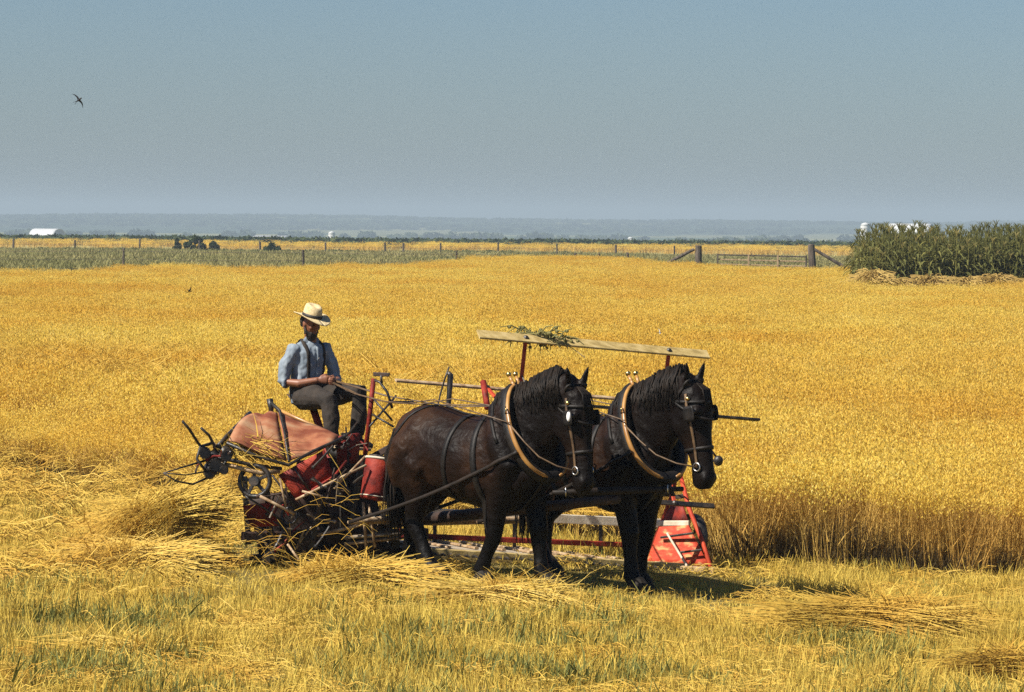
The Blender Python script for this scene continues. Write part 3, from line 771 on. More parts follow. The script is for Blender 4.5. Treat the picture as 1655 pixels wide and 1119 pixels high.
# the neck yoke that hangs from both collars and carries the pole
def hw(h, v): return h.matrix_world @ Vector(v)
a_, b_ = hw(near_horse, (1.0, 0, .88)), hw(far_horse, (1.0, 0, .92))
a_, b_ = a_.lerp(b_, -.06), a_.lerp(b_, 1.07)
YOKE_MID = a_.lerp(b_, .5)
yk = empty('neck_yoke', YOKE_MID)
tag(yk, 'brown wooden neck yoke hanging across the chests of both horses', 'yoke')
M['old_wood'] = pmat('weathered_wood', [(0.22, 0.13, 0.06), (0.36, 0.24, 0.13), (0.48, 0.36, 0.22)], scale=5, rough=0.7, bump=0.4, bscale=40, stretch=(3, 3, 3))
MB().tube([a_, a_.lerp(b_, .25), YOKE_MID, a_.lerp(b_, .75), b_], [.02, .03, .036, .03, .02], n=10).build('yoke_bar', M['trace'], yk, YOKE_MID, True)
for q in (.10, .88):
    p = a_.lerp(b_, q); MB().tube([p + Vector((.0, 0, .035)), p + Vector((0, .03, 0)), p - Vector((0, 0, .035)), p - Vector((0, .03, 0)), p + Vector((0, 0, .035))], .007, n=6, cap=False).build('yoke_ring', M['steel'], yk, YOKE_MID, True)
# ------------------------------------------------------------------ grain binder
M['red'] = pmat('faded_red_paint', [(0.07, 0.010, 0.007), (0.20, 0.020, 0.012), (0.31, 0.040, 0.020)], scale=7, rough=0.6, bump=0.35, bscale=50, spec=0.2)
M['divider'] = pmat('scuffed_bright_red_sheet', [(0.55, 0.30, 0.12), (0.52, 0.07, 0.03), (0.42, 0.045, 0.02), (0.50, 0.08, 0.035)], scale=9, rough=0.65, bump=0.3, spec=0.2, stretch=(1, 1, 2))
M['divider_red'] = pmat('orange_red_paint', [(0.34, 0.035, 0.015), (0.52, 0.07, 0.025)], scale=9, rough=0.6, spec=0.2)
M['pink'] = pmat('sun_bleached_red_sheet', [(0.19, 0.055, 0.028), (0.33, 0.13, 0.065), (0.40, 0.235, 0.13)], scale=4, rough=0.75, spec=0.15, bump=0.3, bscale=30, stretch=(1, 1, 1))
M['iron'] = pmat('greasy_black_iron', [(0.010, 0.009, 0.008), (0.035, 0.027, 0.020), (0.075, 0.05, 0.03)], scale=11, rough=0.45, bump=0.3, bscale=70, contrast=(0.4, 0.75))
M['rust_shade'] = pmat('dark_rust_and_shade', [(0.020, 0.013, 0.010), (0.06, 0.03, 0.018)], scale=8, rough=0.7, bump=0.3)
M['slat'] = pmat('pale_slat_wood', [(0.30, 0.21, 0.07), (0.43, 0.31, 0.11), (0.52, 0.39, 0.17)], scale=6, rough=0.7, bump=0.3, bscale=40, stretch=(1, 4, 4))
M['canvas'] = pmat('dusty_canvas', [(0.34, 0.27, 0.19), (0.48, 0.40, 0.29)], scale=6, rough=0.9, bump=0.3, bscale=150)
M['cream'] = pmat('worn_cream_paint', [(0.50, 0.42, 0.30), (0.72, 0.64, 0.50)], scale=9, rough=0.6, bump=0.2)
M['pipe'] = pmat('bare_steel_rod', [(0.20, 0.15, 0.10), (0.38, 0.31, 0.22)], scale=15, rough=0.4, metal=0.5)

LM = Vector((.906, .423, -.055)).normalized(); FM = Vector((.423, -.906, 0)).normalized(); UM = LM.cross(FM)
if UM.z < 0: UM = -UM
BO = P(600, 860, 34.6); BO.z = gz(BO.x, BO.y)
binder = empty('grain_binder', BO)
tag(binder, 'faded red horse drawn grain binder with a slatted reel behind the two horses', 'grain binder')
def bpart(mb, name, mat, smooth=False, parent=None): return mb.build(name, M[mat], parent or binder, BO, smooth)
def rod(name, pts, r, mat, n=8): return bpart(MB().tube([P(*p) if isinstance(p, tuple) else p for p in pts], r, n), name, mat, True)
def beam(name, a, b, w, h, mat, up=(0, 0, 1)):
    a = P(*a) if isinstance(a, tuple) else a; b = P(*b) if isinstance(b, tuple) else b
    return bpart(MB().bar(a, b, w, h, up), name, mat)
def ringmesh(c, ax, r, tr, n=32, m=6, wide=None):
    ax = Vector(ax).normalized(); u = ax.orthogonal().normalized(); v = ax.cross(u); mb = MB()
    pts = [c + u * r * math.cos(2*math.pi*k/n) + v * r * math.sin(2*math.pi*k/n) for k in range(n + 1)]
    b = len(mb.v)
    for k in range(n):
        rad = (pts[k] - c).normalized()
        for j in range(m):
            a = 2 * math.pi * j / m; mb.v.append(pts[k] + rad * math.cos(a) * tr + ax * math.sin(a) * (wide or tr))
    for k in range(n):
        for j in range(m):
            k2, j2 = (k + 1) % n, (j + 1) % m
            mb.f.append((k*m + j, k*m + j2, k2*m + j2, k2*m + j))
    return mb
def disc(mb, c, ax, r, th, n=20): return mb.tube([c - ax.normalized() * th / 2, c + ax.normalized() * th / 2], r, n)

# bull wheel: broad lugged rim, spokes, hub; its shade is put into the dark colour
wc = P(520, 848, 34.65); wc.z = gz(wc.x, wc.y) + .43
bw = bpart(ringmesh(wc, LM, .42, .014, 40, 8, .11), 'bull_wheel', 'rust_shade', True)
mb = MB()
for k in range(20):
    a = 2 * math.pi * k / 20; u = FM * math.cos(a) + UM * math.sin(a); p = wc + u * .44
    mb.bar(p - LM * .10 + u.cross(LM) * .03, p + LM * .10 - u.cross(LM) * .03, .02, .03, u)
mb.build('wheel_lugs', M['iron'], bw, BO)
for k in range(10):
    a = 2 * math.pi * k / 10; u = FM * math.cos(a) + UM * math.sin(a)
    MB().tube([wc + LM * (.06 if k % 2 else -.06), wc + u * .41 + LM * (.03 if k % 2 else -.03)], .012, 6).build('spoke', M['rust_shade'], bw, BO)
disc(MB(), wc, LM, .07, .24).build('hub', M['iron'], bw, BO)

# main frame of angle iron and timber
beam('frame_beam', (392, 868, 33.95), (690, 862, 34.75), .07, .09, 'rust_shade')
beam('frame_beam', (405, 905, 34.3), (650, 885, 34.9), .07, .09, 'rust_shade')
beam('frame_beam', (430, 905, 33.9), (470, 850, 35.2), .07, .08, 'iron')
beam('frame_beam', (640, 880, 34.3), (600, 820, 35.4), .07, .08, 'iron')
for a, b in (((432, 795, 33.9), (440, 905, 33.95)), ((520, 800, 33.95), (500, 900, 34.0)), ((585, 740, 34.3), (560, 890, 34.3)), ((556, 700, 34.6), (545, 880, 34.7)), ((395, 770, 34.1), (402, 880, 34.1))):
    beam('frame_upright', a, b, .04, .05, 'iron', (1, 0, 0))
# sheet plates; the dark lower ones are added to stand for the machine's shade
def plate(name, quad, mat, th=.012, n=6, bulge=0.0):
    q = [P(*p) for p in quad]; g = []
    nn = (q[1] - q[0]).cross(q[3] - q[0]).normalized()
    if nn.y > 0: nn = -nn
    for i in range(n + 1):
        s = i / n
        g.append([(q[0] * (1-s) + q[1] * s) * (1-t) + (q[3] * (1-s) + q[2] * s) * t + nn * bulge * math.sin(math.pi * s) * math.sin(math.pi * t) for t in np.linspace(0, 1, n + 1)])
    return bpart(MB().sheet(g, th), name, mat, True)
plate('lower_shade_plate', [(400, 800, 34.25), (560, 790, 34.4), (640, 895, 34.5), (420, 905, 34.3)], 'rust_shade')
plate('elevator_shade_side', [(480, 745, 34.6), (590, 735, 34.7), (620, 850, 34.8), (470, 850, 34.7)], 'rust_shade')
plate('gear_housing', [(545, 706, 34.2), (580, 700, 34.35), (577, 748, 34.35), (548, 752, 34.2)], 'red', .05, 3)
plate('side_panel', [(450, 768, 33.72), (524, 727, 33.82), (538, 768, 33.82), (478, 807, 33.72)], 'red', .02, 4, .01)
rod('panel_rib', [(474, 755, 33.70), (500, 793, 33.70)], .009, 'iron')
rod('panel_edge', [(478, 809, 33.7), (540, 770, 33.8), (560, 745, 33.9)], .012, 'red')
plate('butter_plate', [(392, 818, 33.8), (440, 812, 33.85), (450, 850, 33.9), (405, 852, 33.85)], 'red', .012, 3)

# bleached deck cover: two curved sheets divided by a strap
def deck(name, e0, e1, mat, bulge):
    a0, a1 = [P(*p) for p in e0]; b0, b1 = [P(*p) for p in e1]; g = []
    for i in range(9):
        s = i / 8; row = []
        for t in np.linspace(0, 1, 11):
            p = a0.lerp(b0, s).lerp(a1.lerp(b1, s), t); row.append(p + Vector((-.25, -.25, .95)) * (bulge * math.sin(math.pi * min(1, t * .9 + .05)) + .012 * math.sin(s * 9 + t * 2)))
        g.append(row)
    return bpart(MB().sheet(g, .014), name, mat, True)
deck('deck_cover', [(370, 714, 33.65), (416, 672, 34.5)], [(464, 748, 33.70), (448, 668, 34.6)], 'pink', .07)
deck('deck_cover', [(466, 748, 33.72), (450, 668, 34.6)], [(538, 722, 33.95), (556, 708, 34.4)], 'pink', .05)
rod('deck_strap', [(434, 648, 34.6), (452, 664, 34.52), (459, 694, 34.1), (467, 746, 33.66)], [.02, .014, .011, .011], 'iron')
rod('deck_rail', [(447, 662, 34.62), (500, 685, 34.55), (548, 708, 34.42), (580, 715, 34.35)], .018, 'hame')
rod('deck_edge', [(366, 716, 33.62), (416, 738, 33.64), (466, 752, 33.66), (505, 730, 33.75), (545, 712, 33.95), (562, 702, 34.3)], .015, 'iron')
rod('deck_roller', [(404, 668, 34.55), (368, 704, 33.8), (352, 722, 33.6)], .02, 'iron')
rod('trip_lever', [(436, 645, 34.6), (439, 668, 34.58)], [.03, .02], 'iron')
rod('deck_board', [(352, 748, 33.6), (420, 765, 33.62), (452, 762, 33.7)], .02, 'old_wood')

# knotter with its gears, needle and discharge arms
KC = P(345, 742, 33.62)
kn = bpart(MB().ball(KC, (.075, .07, .075)).ball(KC + Vector((.10, .02, .05)), (.07, .06, .07)).ball(KC + Vector((-.03, -.02, -.10)), (.06, .06, .08)), 'knotter', 'iron', True)
ax1 = Vector((.4, -.9, .1))
for dx_, dz_, r_ in ((-.07, .06, .055), (.03, -.05, .065), (.12, .03, .05), (-.03, -.12, .045), (.10, -.09, .04)):
    c = KC + Vector((dx_, -.10, dz_)); g = disc(MB(), c, ax1, r_ * .8, .03, 18)
    for k in range(14):
        a = 2 * math.pi * k / 14; u = ax1.orthogonal().normalized(); v = ax1.normalized().cross(u); q = c + (u * math.cos(a) + v * math.sin(a)) * r_ * .78
        g.bar(q - ax1.normalized() * .014, q + ax1.normalized() * .014, .016, r_ * .4, u * math.cos(a) + v * math.sin(a))
    g.build('knotter_gear', M['iron'], kn, BO)
for pts in ([(295, 681, 33.4), (306, 694, 33.45), (320, 716, 33.55), (335, 735, 33.6)], [(325, 692, 33.5), (338, 704, 33.55), (347, 722, 33.6), (352, 738, 33.6)], [(333, 762, 33.5), (318, 742, 33.5), (324, 722, 33.55), (344, 716, 33.6)]):
    rod('discharge_arm', pts, [.012, .013, .013, .014], 'iron')
rod('needle', [(264, 765, 33.2), (300, 754, 33.4), (340, 742, 33.6)], [.006, .008, .012], 'iron')
rod('needle', [(264, 765, 33.2), (285, 778, 33.25), (312, 783, 33.4), (345, 768, 33.6)], [.006, .008, .009, .012], 'iron')
rod('needle', [(264, 765, 33.2), (300, 768, 33.3), (346, 760, 33.55)], [.005, .006, .008], 'iron')
rod('knotter_shaft', [(330, 735, 33.58), (400, 750, 33.6), (455, 758, 33.75)], .016, 'iron')
r = random.Random(21)                                  # small linkages, arms and springs packed round the knotter and under the deck
for (px, py, Y, sx, sy, n, ln) in ((345, 742, 33.55, 26, 18, 20, 16), (455, 812, 33.68, 22, 16, 10, 18), (520, 790, 33.7, 45, 30, 18, 26), (560, 720, 34.2, 25, 18, 12, 18), (470, 860, 33.8, 50, 25, 16, 26), (610, 850, 34.0, 30, 25, 10, 22)):
    for k in range(n):
        x, y, a = r.gauss(px, sx * .6), r.gauss(py, sy * .6), r.uniform(0, 3.14); l = ln * r.uniform(.4, 1.1); Y_ = Y + r.uniform(-.08, .15)
        p0 = P(x - math.cos(a) * l, y - math.sin(a) * l, Y_); p1 = P(x + math.cos(a) * l, y + math.sin(a) * l, Y_ + r.uniform(-.1, .1))
        mb_ = MB().tube([p0, p0.lerp(p1, .5) + Vector((0, 0, r.uniform(-.02, .02))), p1], r.uniform(.005, .011), 5)
        if r.random() < .5: mb_.ball(p1, .018, 6, 5)
        bpart(mb_, 'linkage_rod', r.choice(['iron', 'iron', 'iron', 'rust_shade', 'rust_shade', 'red', 'pipe']))
mb = MB()                                              # chaff and straw caught in the works
for _ in range(95):
    px, py = r.choice(((355, 735), (395, 735), (400, 860), (380, 840), (540, 800), (560, 850), (450, 880), (450, 880)))
    c = P(r.gauss(px, 22), r.gauss(py, 14), 33.58 + r.uniform(-.06, .1)); a = r.gauss(-.3, .7); l = r.uniform(.06, .3)
    d_ = Vector((math.cos(a), r.uniform(-.3, .3), math.sin(a))); mb.tube([c - d_ * l * .5, c + Vector((0, 0, .01)), c + d_ * l * .5 - Vector((0, 0, .03))], [.002, .002, .0015], 3, False)
tag(bpart(mb, 'caught_straw', 'straw'), kind='stuff')
# black drive wheel
dc = P(412, 778, 33.62); dax = Vector((-.18, -.97, .12))
dw = bpart(ringmesh(dc, dax, .135, .022, 30, 8, .03), 'drive_wheel', 'iron', True)
du = dax.orthogonal().normalized(); dv = dax.normalized().cross(du)
for k in range(5):
    a = 2 * math.pi * k / 5 + .3; MB().bar(dc, dc + (du * math.cos(a) + dv * math.sin(a)) * .13, .03, .02, dax).build('spoke', M['iron'], dw, BO)
disc(MB(), dc, dax, .045, .09).build('hub', M['iron'], dw, BO)
dc2 = P(468, 834, 33.72); bpart(ringmesh(dc2, dax, .07, .014, 20, 6, .018), 'idler_wheel', 'iron', True)
for o in (.14, -.14):
    pts = [dc + (du * math.sin(2.2) + dv * math.cos(2.2)) * o]
rod('drive_chain', [(440, 768, 33.6), (462, 798, 33.66), (482, 828, 33.7)], .010, 'iron', 6)
rod('drive_chain', [(396, 802, 33.6), (428, 822, 33.66), (458, 844, 33.7)], .010, 'iron', 6)
# struts and strips of wood
for a, b, r in (((420, 802, 33.55), (476, 831, 33.6), .013), ((478, 808, 33.6), (592, 752, 33.8), .012), ((488, 794, 33.6), (522, 803, 33.6), .010), ((452, 773, 33.6), (462, 820, 33.6), .009), ((540, 790, 33.7), (590, 738, 34.0), .011), ((465, 880, 33.6), (483, 905, 33.5), .011)):
    rod('wooden_strut', [a, b], r, 'old_wood', 6)
for a, b in (((587, 812, 33.9), (592, 890, 33.9)), ((596, 815, 33.9), (606, 885, 33.9))):
    rod('foot_lever', [a, b], .013, 'old_wood', 6)
# twine can
ct, cb = P(614, 742, 33.95), P(604, 808, 33.90)
tc_ = bpart(MB().tube([cb, cb.lerp(ct, .04), cb.lerp(ct, .96), ct], [.118, .125, .125, .118], 24), 'twine_can', 'red', False)
for p in tc_.data.polygons: p.use_smooth = len(p.vertices) == 4
cax = ct - cb
ringmesh(ct, cax, .122, .012, 24).build('can_rim_glint', M['cream'], tc_, BO, True)  # cream colour stands in for the highlight along the lid
disc(MB(), ct + cax.normalized() * .018, cax, .10, .02).build('can_lid', M['iron'], tc_, BO)
ringmesh(cb.lerp(ct, .08), cax, .126, .006, 24).build('can_band', M['cream'], tc_, BO, True)
rod('can_bracket', [(622, 775, 34.08), (640, 790, 34.2), (640, 840, 34.4)], .016, 'iron')
# lever stand with its T handle
rod('lever_stand', [(604, 612, 34.6), (598, 668, 34.6), (590, 736, 34.6)], .022, 'red')
rod('lever_arm', [(603, 614, 34.6), (614, 618, 34.55), (626, 634, 34.5), (634, 660, 34.5)], .012, 'iron')
beam('lever_handle', (604, 605, 34.55), (629, 606, 34.5), .03, .035, 'rust_shade')
rod('lever_stem', [(616, 606, 34.52), (617, 620, 34.52)], .012, 'iron')
for a, b in (((602, 643, 34.6), (634, 680, 34.5)), ((600, 669, 34.6), (636, 690, 34.45)), ((632, 650, 34.6), (668, 650, 34.9)), ((597, 690, 34.55), (640, 640, 34.9))):
    rod('control_rod', [a, b], .010, 'iron')
# seat on its spring, foot board
sp = P(508, 656, 35.3)
g = []
for i in range(9):
    u = i / 8 * 2 - 1; row = []
    for j in range(9):
        v = j / 8 * 2 - 1; w_ = .19 * (1 - .25 * max(0, v) ** 2)
        row.append(sp + Vector((.57, -.82, 0)) * (v * .17) + Vector((.82, .57, 0)) * (u * w_) + Vector((0, 0, -.015 + .05 * u * u + .07 * max(0, -v) ** 2)))
    g.append(row)
bpart(MB().sheet(g, .01), 'seat', 'rust_shade', True)
rod('seat_spring', [(506, 660, 35.3), (516, 690, 35.25), (530, 730, 35.0), (545, 775, 34.8)], [(.035, .012)] * 4, 'red')
beam('foot_board', (535, 722, 34.85), (590, 726, 35.05), .22, .03, 'old_wood')
rod('foot_board_bracket', [(560, 726, 34.9), (556, 760, 34.7)], .018, 'iron')

# platform with canvas apron and slats
PA, PB = P(662, 888, 34.55), P(1142, 917, 35.6); BK = -FM * 1.05
g = [[PA.lerp(PB, s) + BK * t + Vector((0, 0, .02 * math.sin(6 * s))) for t in np.linspace(0, 1, 7)] for s in np.linspace(0, 1, 13)]
bpart(MB().sheet(g, .02), 'platform_canvas', 'canvas', True)
for k in range(11):
    s = (k + .5) / 11; p = PA.lerp(PB, s) + Vector((0, 0, .025 + .02 * math.sin(6 * s))); beam('canvas_slat', p + BK * .04, p + BK * .96, .04, .02, 'old_wood')
beam('front_sill', PA - Vector((0, 0, .03)) + FM * .03, PB - Vector((0, 0, .03)) + FM * .03, .05, .11, 'slat')
mb = MB()
for k in range(38):
    p = PA.lerp(PB, (k + .5) / 38) + FM * .07 - Vector((0, 0, .03)); mb.tube([p, p + FM * .05 + Vector((0, 0, .01)), p + FM * .13], [.016, .014, .002], 5)
tag(bpart(mb, 'cutter_guards', 'iron'), kind='stuff')
wa, wb = P(690, 829, 35.5), P(1112, 848, 36.5)
beam('wind_board', wa, wb, .03, .085, 'cream'); beam('back_rail', wa - Vector((0, 0, .22)), wb - Vector((0, 0, .22)), .04, .05, 'red')
for s in (.03, .33, .66, .97):
    p = wa.lerp(wb, s); beam('back_stay', p + Vector((0, .02, .05)), p + Vector((0, .02, -.34)), .035, .03, 'iron', (0, 1, 0))
# outer divider, red sheet with a tall nose frame
ap = P(1097, 757, 35.9)
rod('divider_post', [ap, (1113, 820, 35.7), (1137, 880, 35.5), (1154, 934, 35.3)], .022, 'divider_red')
rod('divider_post', [ap, (1086, 800, 36.0), (1060, 870, 36.2), (1046, 915, 36.3)], .018, 'red')
plate('divider_sheet', [(1066, 852, 35.75), (1113, 849, 35.62), (1147, 917, 35.42), (1044, 912, 35.68)], 'divider', .015, 6)
plate('divider_sheet', [(1084, 818, 35.95), (1104, 818, 35.80), (1114, 846, 35.75), (1068, 848, 35.95)], 'red', .012, 3)
beam('divider_bar', (1062, 846, 35.9), (1114, 846, 35.7), .03, .05, 'cream'); beam('divider_bar', (1084, 804, 35.9), (1108, 802, 35.8), .02, .04, 'iron')
beam('divider_batten', (1078, 862, 35.60), (1110, 915, 35.45), .02, .035, 'cream', (0, -1, 0)); beam('divider_batten', (1068, 869, 35.66), (1120, 862, 35.5), .02, .025, 'iron', (0, -1, 0)); beam('divider_batten', (1100, 893, 35.5), (1134, 889, 35.42), .02, .02, 'iron', (0, -1, 0))
beam('divider_shoe', (1040, 919, 35.62), (1155, 925, 35.3), .06, .09, 'old_wood')
gw = P(1118, 905, 36.1); gw.z = gz(gw.x, gw.y) + .24
g_ = bpart(ringmesh(gw, LM, .23, .012, 28, 8, .05), 'grain_wheel', 'iron', True)
for k in range(6):
    a = 2 * math.pi * k / 6; MB().tube([gw, gw + (FM * math.cos(a) + UM * math.sin(a)) * .23], .010, 6).build('spoke', M['iron'], g_, BO)

rod('guide_rod', [(1120, 690, 35.7), (1140, 715, 35.65), (1160, 742, 35.6)], .010, 'rust_shade', 6)
rod('guide_rod', [(1130, 745, 35.65), (1160, 745, 35.6)], .012, 'iron', 6)
bpart(MB().ball(P(1161, 745, 35.6), (.045, .04, .05)), 'guide_knob', 'iron', True)
# reel: axle, two spiders with red arms, five long slats
sl, sr = P(770, 540, 34.95), P(1141, 573, 35.95)
RX = (sr - sl).normalized(); RF_ = FM - RX * FM.dot(RX); RF_.normalize(); RU = RX.cross(RF_); RU = RU if RU.z > 0 else -RU
RR = .76; phi0 = 3; c0, c1 = sl - RU * RR, sr - RU * RR
reel = bpart(MB().tube([c0 - RX * .25, c1 + RX * .02], .025, 10), 'reel', 'iron', True)
hubs = [(c0 + RX * ((P(843, 545, 35.2) - sl).dot(RX))), c0 + RX * ((P(1076, 565, 35.8) - sl).dot(RX))]
for h in hubs: disc(MB(), h, RX, .07, .07).build('reel_hub', M['red'], reel, BO)
for k in range(5):
    a = R(phi0 + 72 * k); u = RU * math.cos(a) + RF_ * math.sin(a); w_ = RX.cross(u)
    ext = .22 if k == 1 else 0.0
    MB().bar(c0 + u * RR - RX * (.45 if k == 4 else 0), c1 + u * RR + RX * ext, .022, .11 if k == 0 else .05, (u * .62 - RF_ * .78) if k == 0 else u).build('reel_slat', M['slat'] if k == 0 else (M['old_wood'] if k == 4 else M['iron']), reel, BO)  # black slats are coloured as shaded, the pale top one as sunlit
    for h in hubs:
        MB().bar(h + u * .05, h + u * (RR + .02), .022, .035, RX).build('reel_arm', M['divider_red'], reel, BO)
        MB().ball(h + u * RR - w_ * .0, .03, 8, 5).build('arm_clamp', M['iron'], reel, BO)
        u2 = RU * math.cos(a + R(72)) + RF_ * math.sin(a + R(72)); MB().tube([h + u * .42, h + u2 * .42], .008, 5).build('reel_brace', M['iron'], reel, BO)
# reel support from the main frame
beam('reel_support', (640, 830, 35.2), c0 - RX * .2, .05, .07, 'rust_shade'); beam('reel_support', (600, 740, 35.1), c0 - RX * .2, .04, .06, 'rust_shade')
rod('reel_lever', [(724, 602, 35.3), (728, 606, 35.3), (726, 640, 35.3), (720, 720, 35.2)], [.02, .028, .024, .02], 'iron')
rod('reel_lever', [(726, 593, 35.3), (719, 612, 35.3), (711, 640, 35.3), (700, 700, 35.2)], .008, 'iron')
rod('reel_prop', [(781, 617, 35.5), (788, 660, 35.3)], .03, 'red')
# weeds caught on the top slat
mb = MB(); r = random.Random(5)
for _ in range(110):
    c = P(r.gauss(868, 22), r.gauss(545, 5), 35.25 + r.uniform(-.08, .08)); a = r.uniform(0, 6.28); l = r.uniform(.06, .22)
    d_ = Vector((math.cos(a), r.uniform(-.4, .4), math.sin(a) * .6)); mb.tube([c, c + d_ * l * .5 + Vector((0, 0, .02)), c + d_ * l - Vector((0, 0, .02))], [.006, .006, .003], 4)
    if r.random() < .5: mb.ball(c + d_ * l * .6, (.02, .012, .016), 5, 4)
tag(bpart(mb, 'caught_weeds', 'rough_grass'), kind='stuff')
rod('trip_cord', [(895, 551, 35.3), (925, 563, 35.3), (945, 578, 35.2)], .004, 'old_wood', 5)

# pole, doubletree and singletrees
tb = P(610, 846, 34.6)
rod('pole', [tb, tb.lerp(YOKE_MID, .5) - Vector((0, 0, .04)), YOKE_MID - Vector((0, 0, .07))], [.055, .05, .04], 'rust_shade', 10)
n_s = hw(near_horse, (-1.14, 0, .52)); f_s = hw(far_horse, (-1.14, 0, .52))
for h, c in ((near_horse, n_s), (far_horse, f_s)):
    l_ = hw(h, (-1.14, .36, .52)) - c; rod('singletree', [c - l_, c - l_ * .3, c + l_ * .3, c + l_], [.018, .032, .032, .018], 'old_wood')
dn_, df_ = n_s + Vector((-.10, .09, -.01)), f_s + Vector((-.10, .09, -.01))
rod('doubletree', [dn_, dn_.lerp(df_, .5), df_], [.03, .045, .03], 'old_wood')
rod('draft_rod', [(510, 866, 34.0), (600, 845, 33.95), (652, 812, 33.9)], .016, 'old_wood'); rod('draft_rod', [(556, 869, 33.95), (650, 863, 33.9)], .018, 'pipe')
rod('draft_rod', [(556, 880, 34.0), (660, 868, 34.1)], .014, 'old_wood')

# ------------------------------------------------------------------ sheaves and straw
M['twine'] = pmat('twine', [(0.30, 0.20, 0.08), (0.45, 0.32, 0.15)], rough=0.9)
def sheaf(px, py, Y, ang, L_, rad, n, label, seed, flare=1.6, tilt=0.0, lift=None, fan=0.0, band=True, name='grain_sheaf', cat='sheaf'):
    c = P(px, py, Y); c.z = gz(c.x, c.y) + (rad * .55 if lift is None else lift)
    r = random.Random(seed); root = empty(name, c); tag(root, label, cat, 'sheaves of cut grain')
    ax = Vector((math.cos(ang) * math.cos(tilt), math.sin(ang) * math.cos(tilt), math.sin(tilt))); sd = Vector((-math.sin(ang), math.cos(ang), 0)); up = ax.cross(sd)
    mb = MB()
    for _ in range(int(n * 1.5)):
        a = r.uniform(0, 6.283); q = math.sqrt(r.random()) * rad; o = sd * math.cos(a) * q + up * math.sin(a) * q * .75
        t0 = -L_ * r.uniform(.40, .52); t1 = L_ * r.uniform(.40, .58); bend = r.gauss(0, .03); fs = r.gauss(0, fan)
        sh = r.gauss(0, .16) * L_; jx = r.gauss(0, .11); k_ = r.uniform(.55, 1.05); t0 *= k_; t1 *= k_; bend += r.gauss(0, .02); p0 = ax * (t0 + sh) + o * flare * r.uniform(.6, 1.2) + sd * (r.gauss(0, .05) - fs * .6) + up * r.gauss(0, .03); p1 = ax * sh + o * (.62 + .5 * abs(jx)) + up * (bend + .02) + sd * jx * .3; p2 = ax * (t1 + sh) + o * flare * r.uniform(.5, 1.5) + sd * (r.gauss(0, .07) + fs + jx) + up * r.gauss(0, .03) - Vector((0, 0, .07))
        lo = -(c.z - gz(c.x, c.y)) + .01
        for p in (p0, p1, p2): p.z = max(p.z, lo + r.uniform(0, .03))
        mb.tube([p0, p1, p1.lerp(p2, .55) + up * .02, p2], [.0028, .0028, .0026, .002], 3, False)
        dr = (p2 - p1).normalized(); e = p2 + dr * r.uniform(.06, .12) - Vector((0, 0, .03)); [mb.add([q_ - dr * .014, q_ + sd * .006, q_ + dr * .014, q_ - sd * .006], [(0, 1, 2, 3)]) for q_ in [p2.lerp(e, r.random()) + Vector((r.gauss(0, .02), r.gauss(0, .02), r.gauss(0, .015))) for _k in range(4)]]
        if r.random() < .3: blade(mb, p1.lerp(p2, r.random()), r.uniform(0, 6.28), r.uniform(.12, .25), .012, .8, .6, 2)
    tag(mb.build('straw', M['straw'], root), kind='stuff')
    if band: MB().tube([sd * math.cos(a) * rad * .68 + up * math.sin(a) * rad * .55 + ax * .01 for a in np.linspace(0, 6.283, 25)], .008, 6, False).build('twine_band', M['twine'], root, smooth=True)
    return root
def gY(py, px=827):
    """distance of flat ground seen at photo row py"""
    h = HORIZON + (px - 827) * .0087; Y = 33.0
    for _ in range(8):
        q = P(px, py, Y); Y = FPX * (CAMZ - gz(q.x, Y)) / (py - h)
    return Y
sheaf(388, 732, 33.85, R(8), .6, .085, 170, 'small bundle of straw lying on the binder deck above the black drive wheel', 1, 1.3, 0, P(384, 724, 33.85).z - gz(-2.35, 33.85))
sheaf(275, 825, 34.0, R(203), .9, .25, 900, 'loose sheaf dropping off the left side of the binder below the knotter', 2, 1.4, R(-14), .48, .16)
sheaf(235, 835, 34.4, R(165), .9, .20, 620, 'loose heap of fallen grain left of the dropping sheaf', 12, 1.5, R(4), .16, .2, False)
sheaf(225, 910, gY(930, 225), R(176), 1.0, .20, 760, 'bound sheaf lying on the stubble at the left, just in front of the dropping sheaf', 3, 1.4, 0, None, .16)
sheaf(310, 915, gY(915, 310), R(150), .8, .09, 260, 'flattened sheaf in the shade beside the lower left corner of the binder', 8, 1.7, 0, None, .2)
sheaf(590, 932, gY(945, 590), R(172), .95, .12, 560, 'bright sheaf lying in front of the binder by the hind feet of the left horse', 4, 1.7, 0, None, .12)
sheaf(790, 965, gY(982, 790), R(12), 1.05, .13, 520, 'fanned sheaf lying under the forefeet of the left horse', 5, 1.7, 0, None, .14)
sheaf(1400, 1010, gY(1035, 1400), R(10), 1.45, .23, 1000, 'large tangled sheaf lying in the right foreground', 6, 1.35, 0, None, .16)
sheaf(1620, 1085, gY(1100, 1620), R(28), .95, .15, 420, 'sheaf cut off by the lower right corner of the picture', 7, 1.35, 0, None, .10)
sheaf(165, 1055, gY(1068, 165), R(4), .7, .08, 200, 'thin flat wisp of a sheaf in the left foreground', 9, 1.9, 0, None, .12)
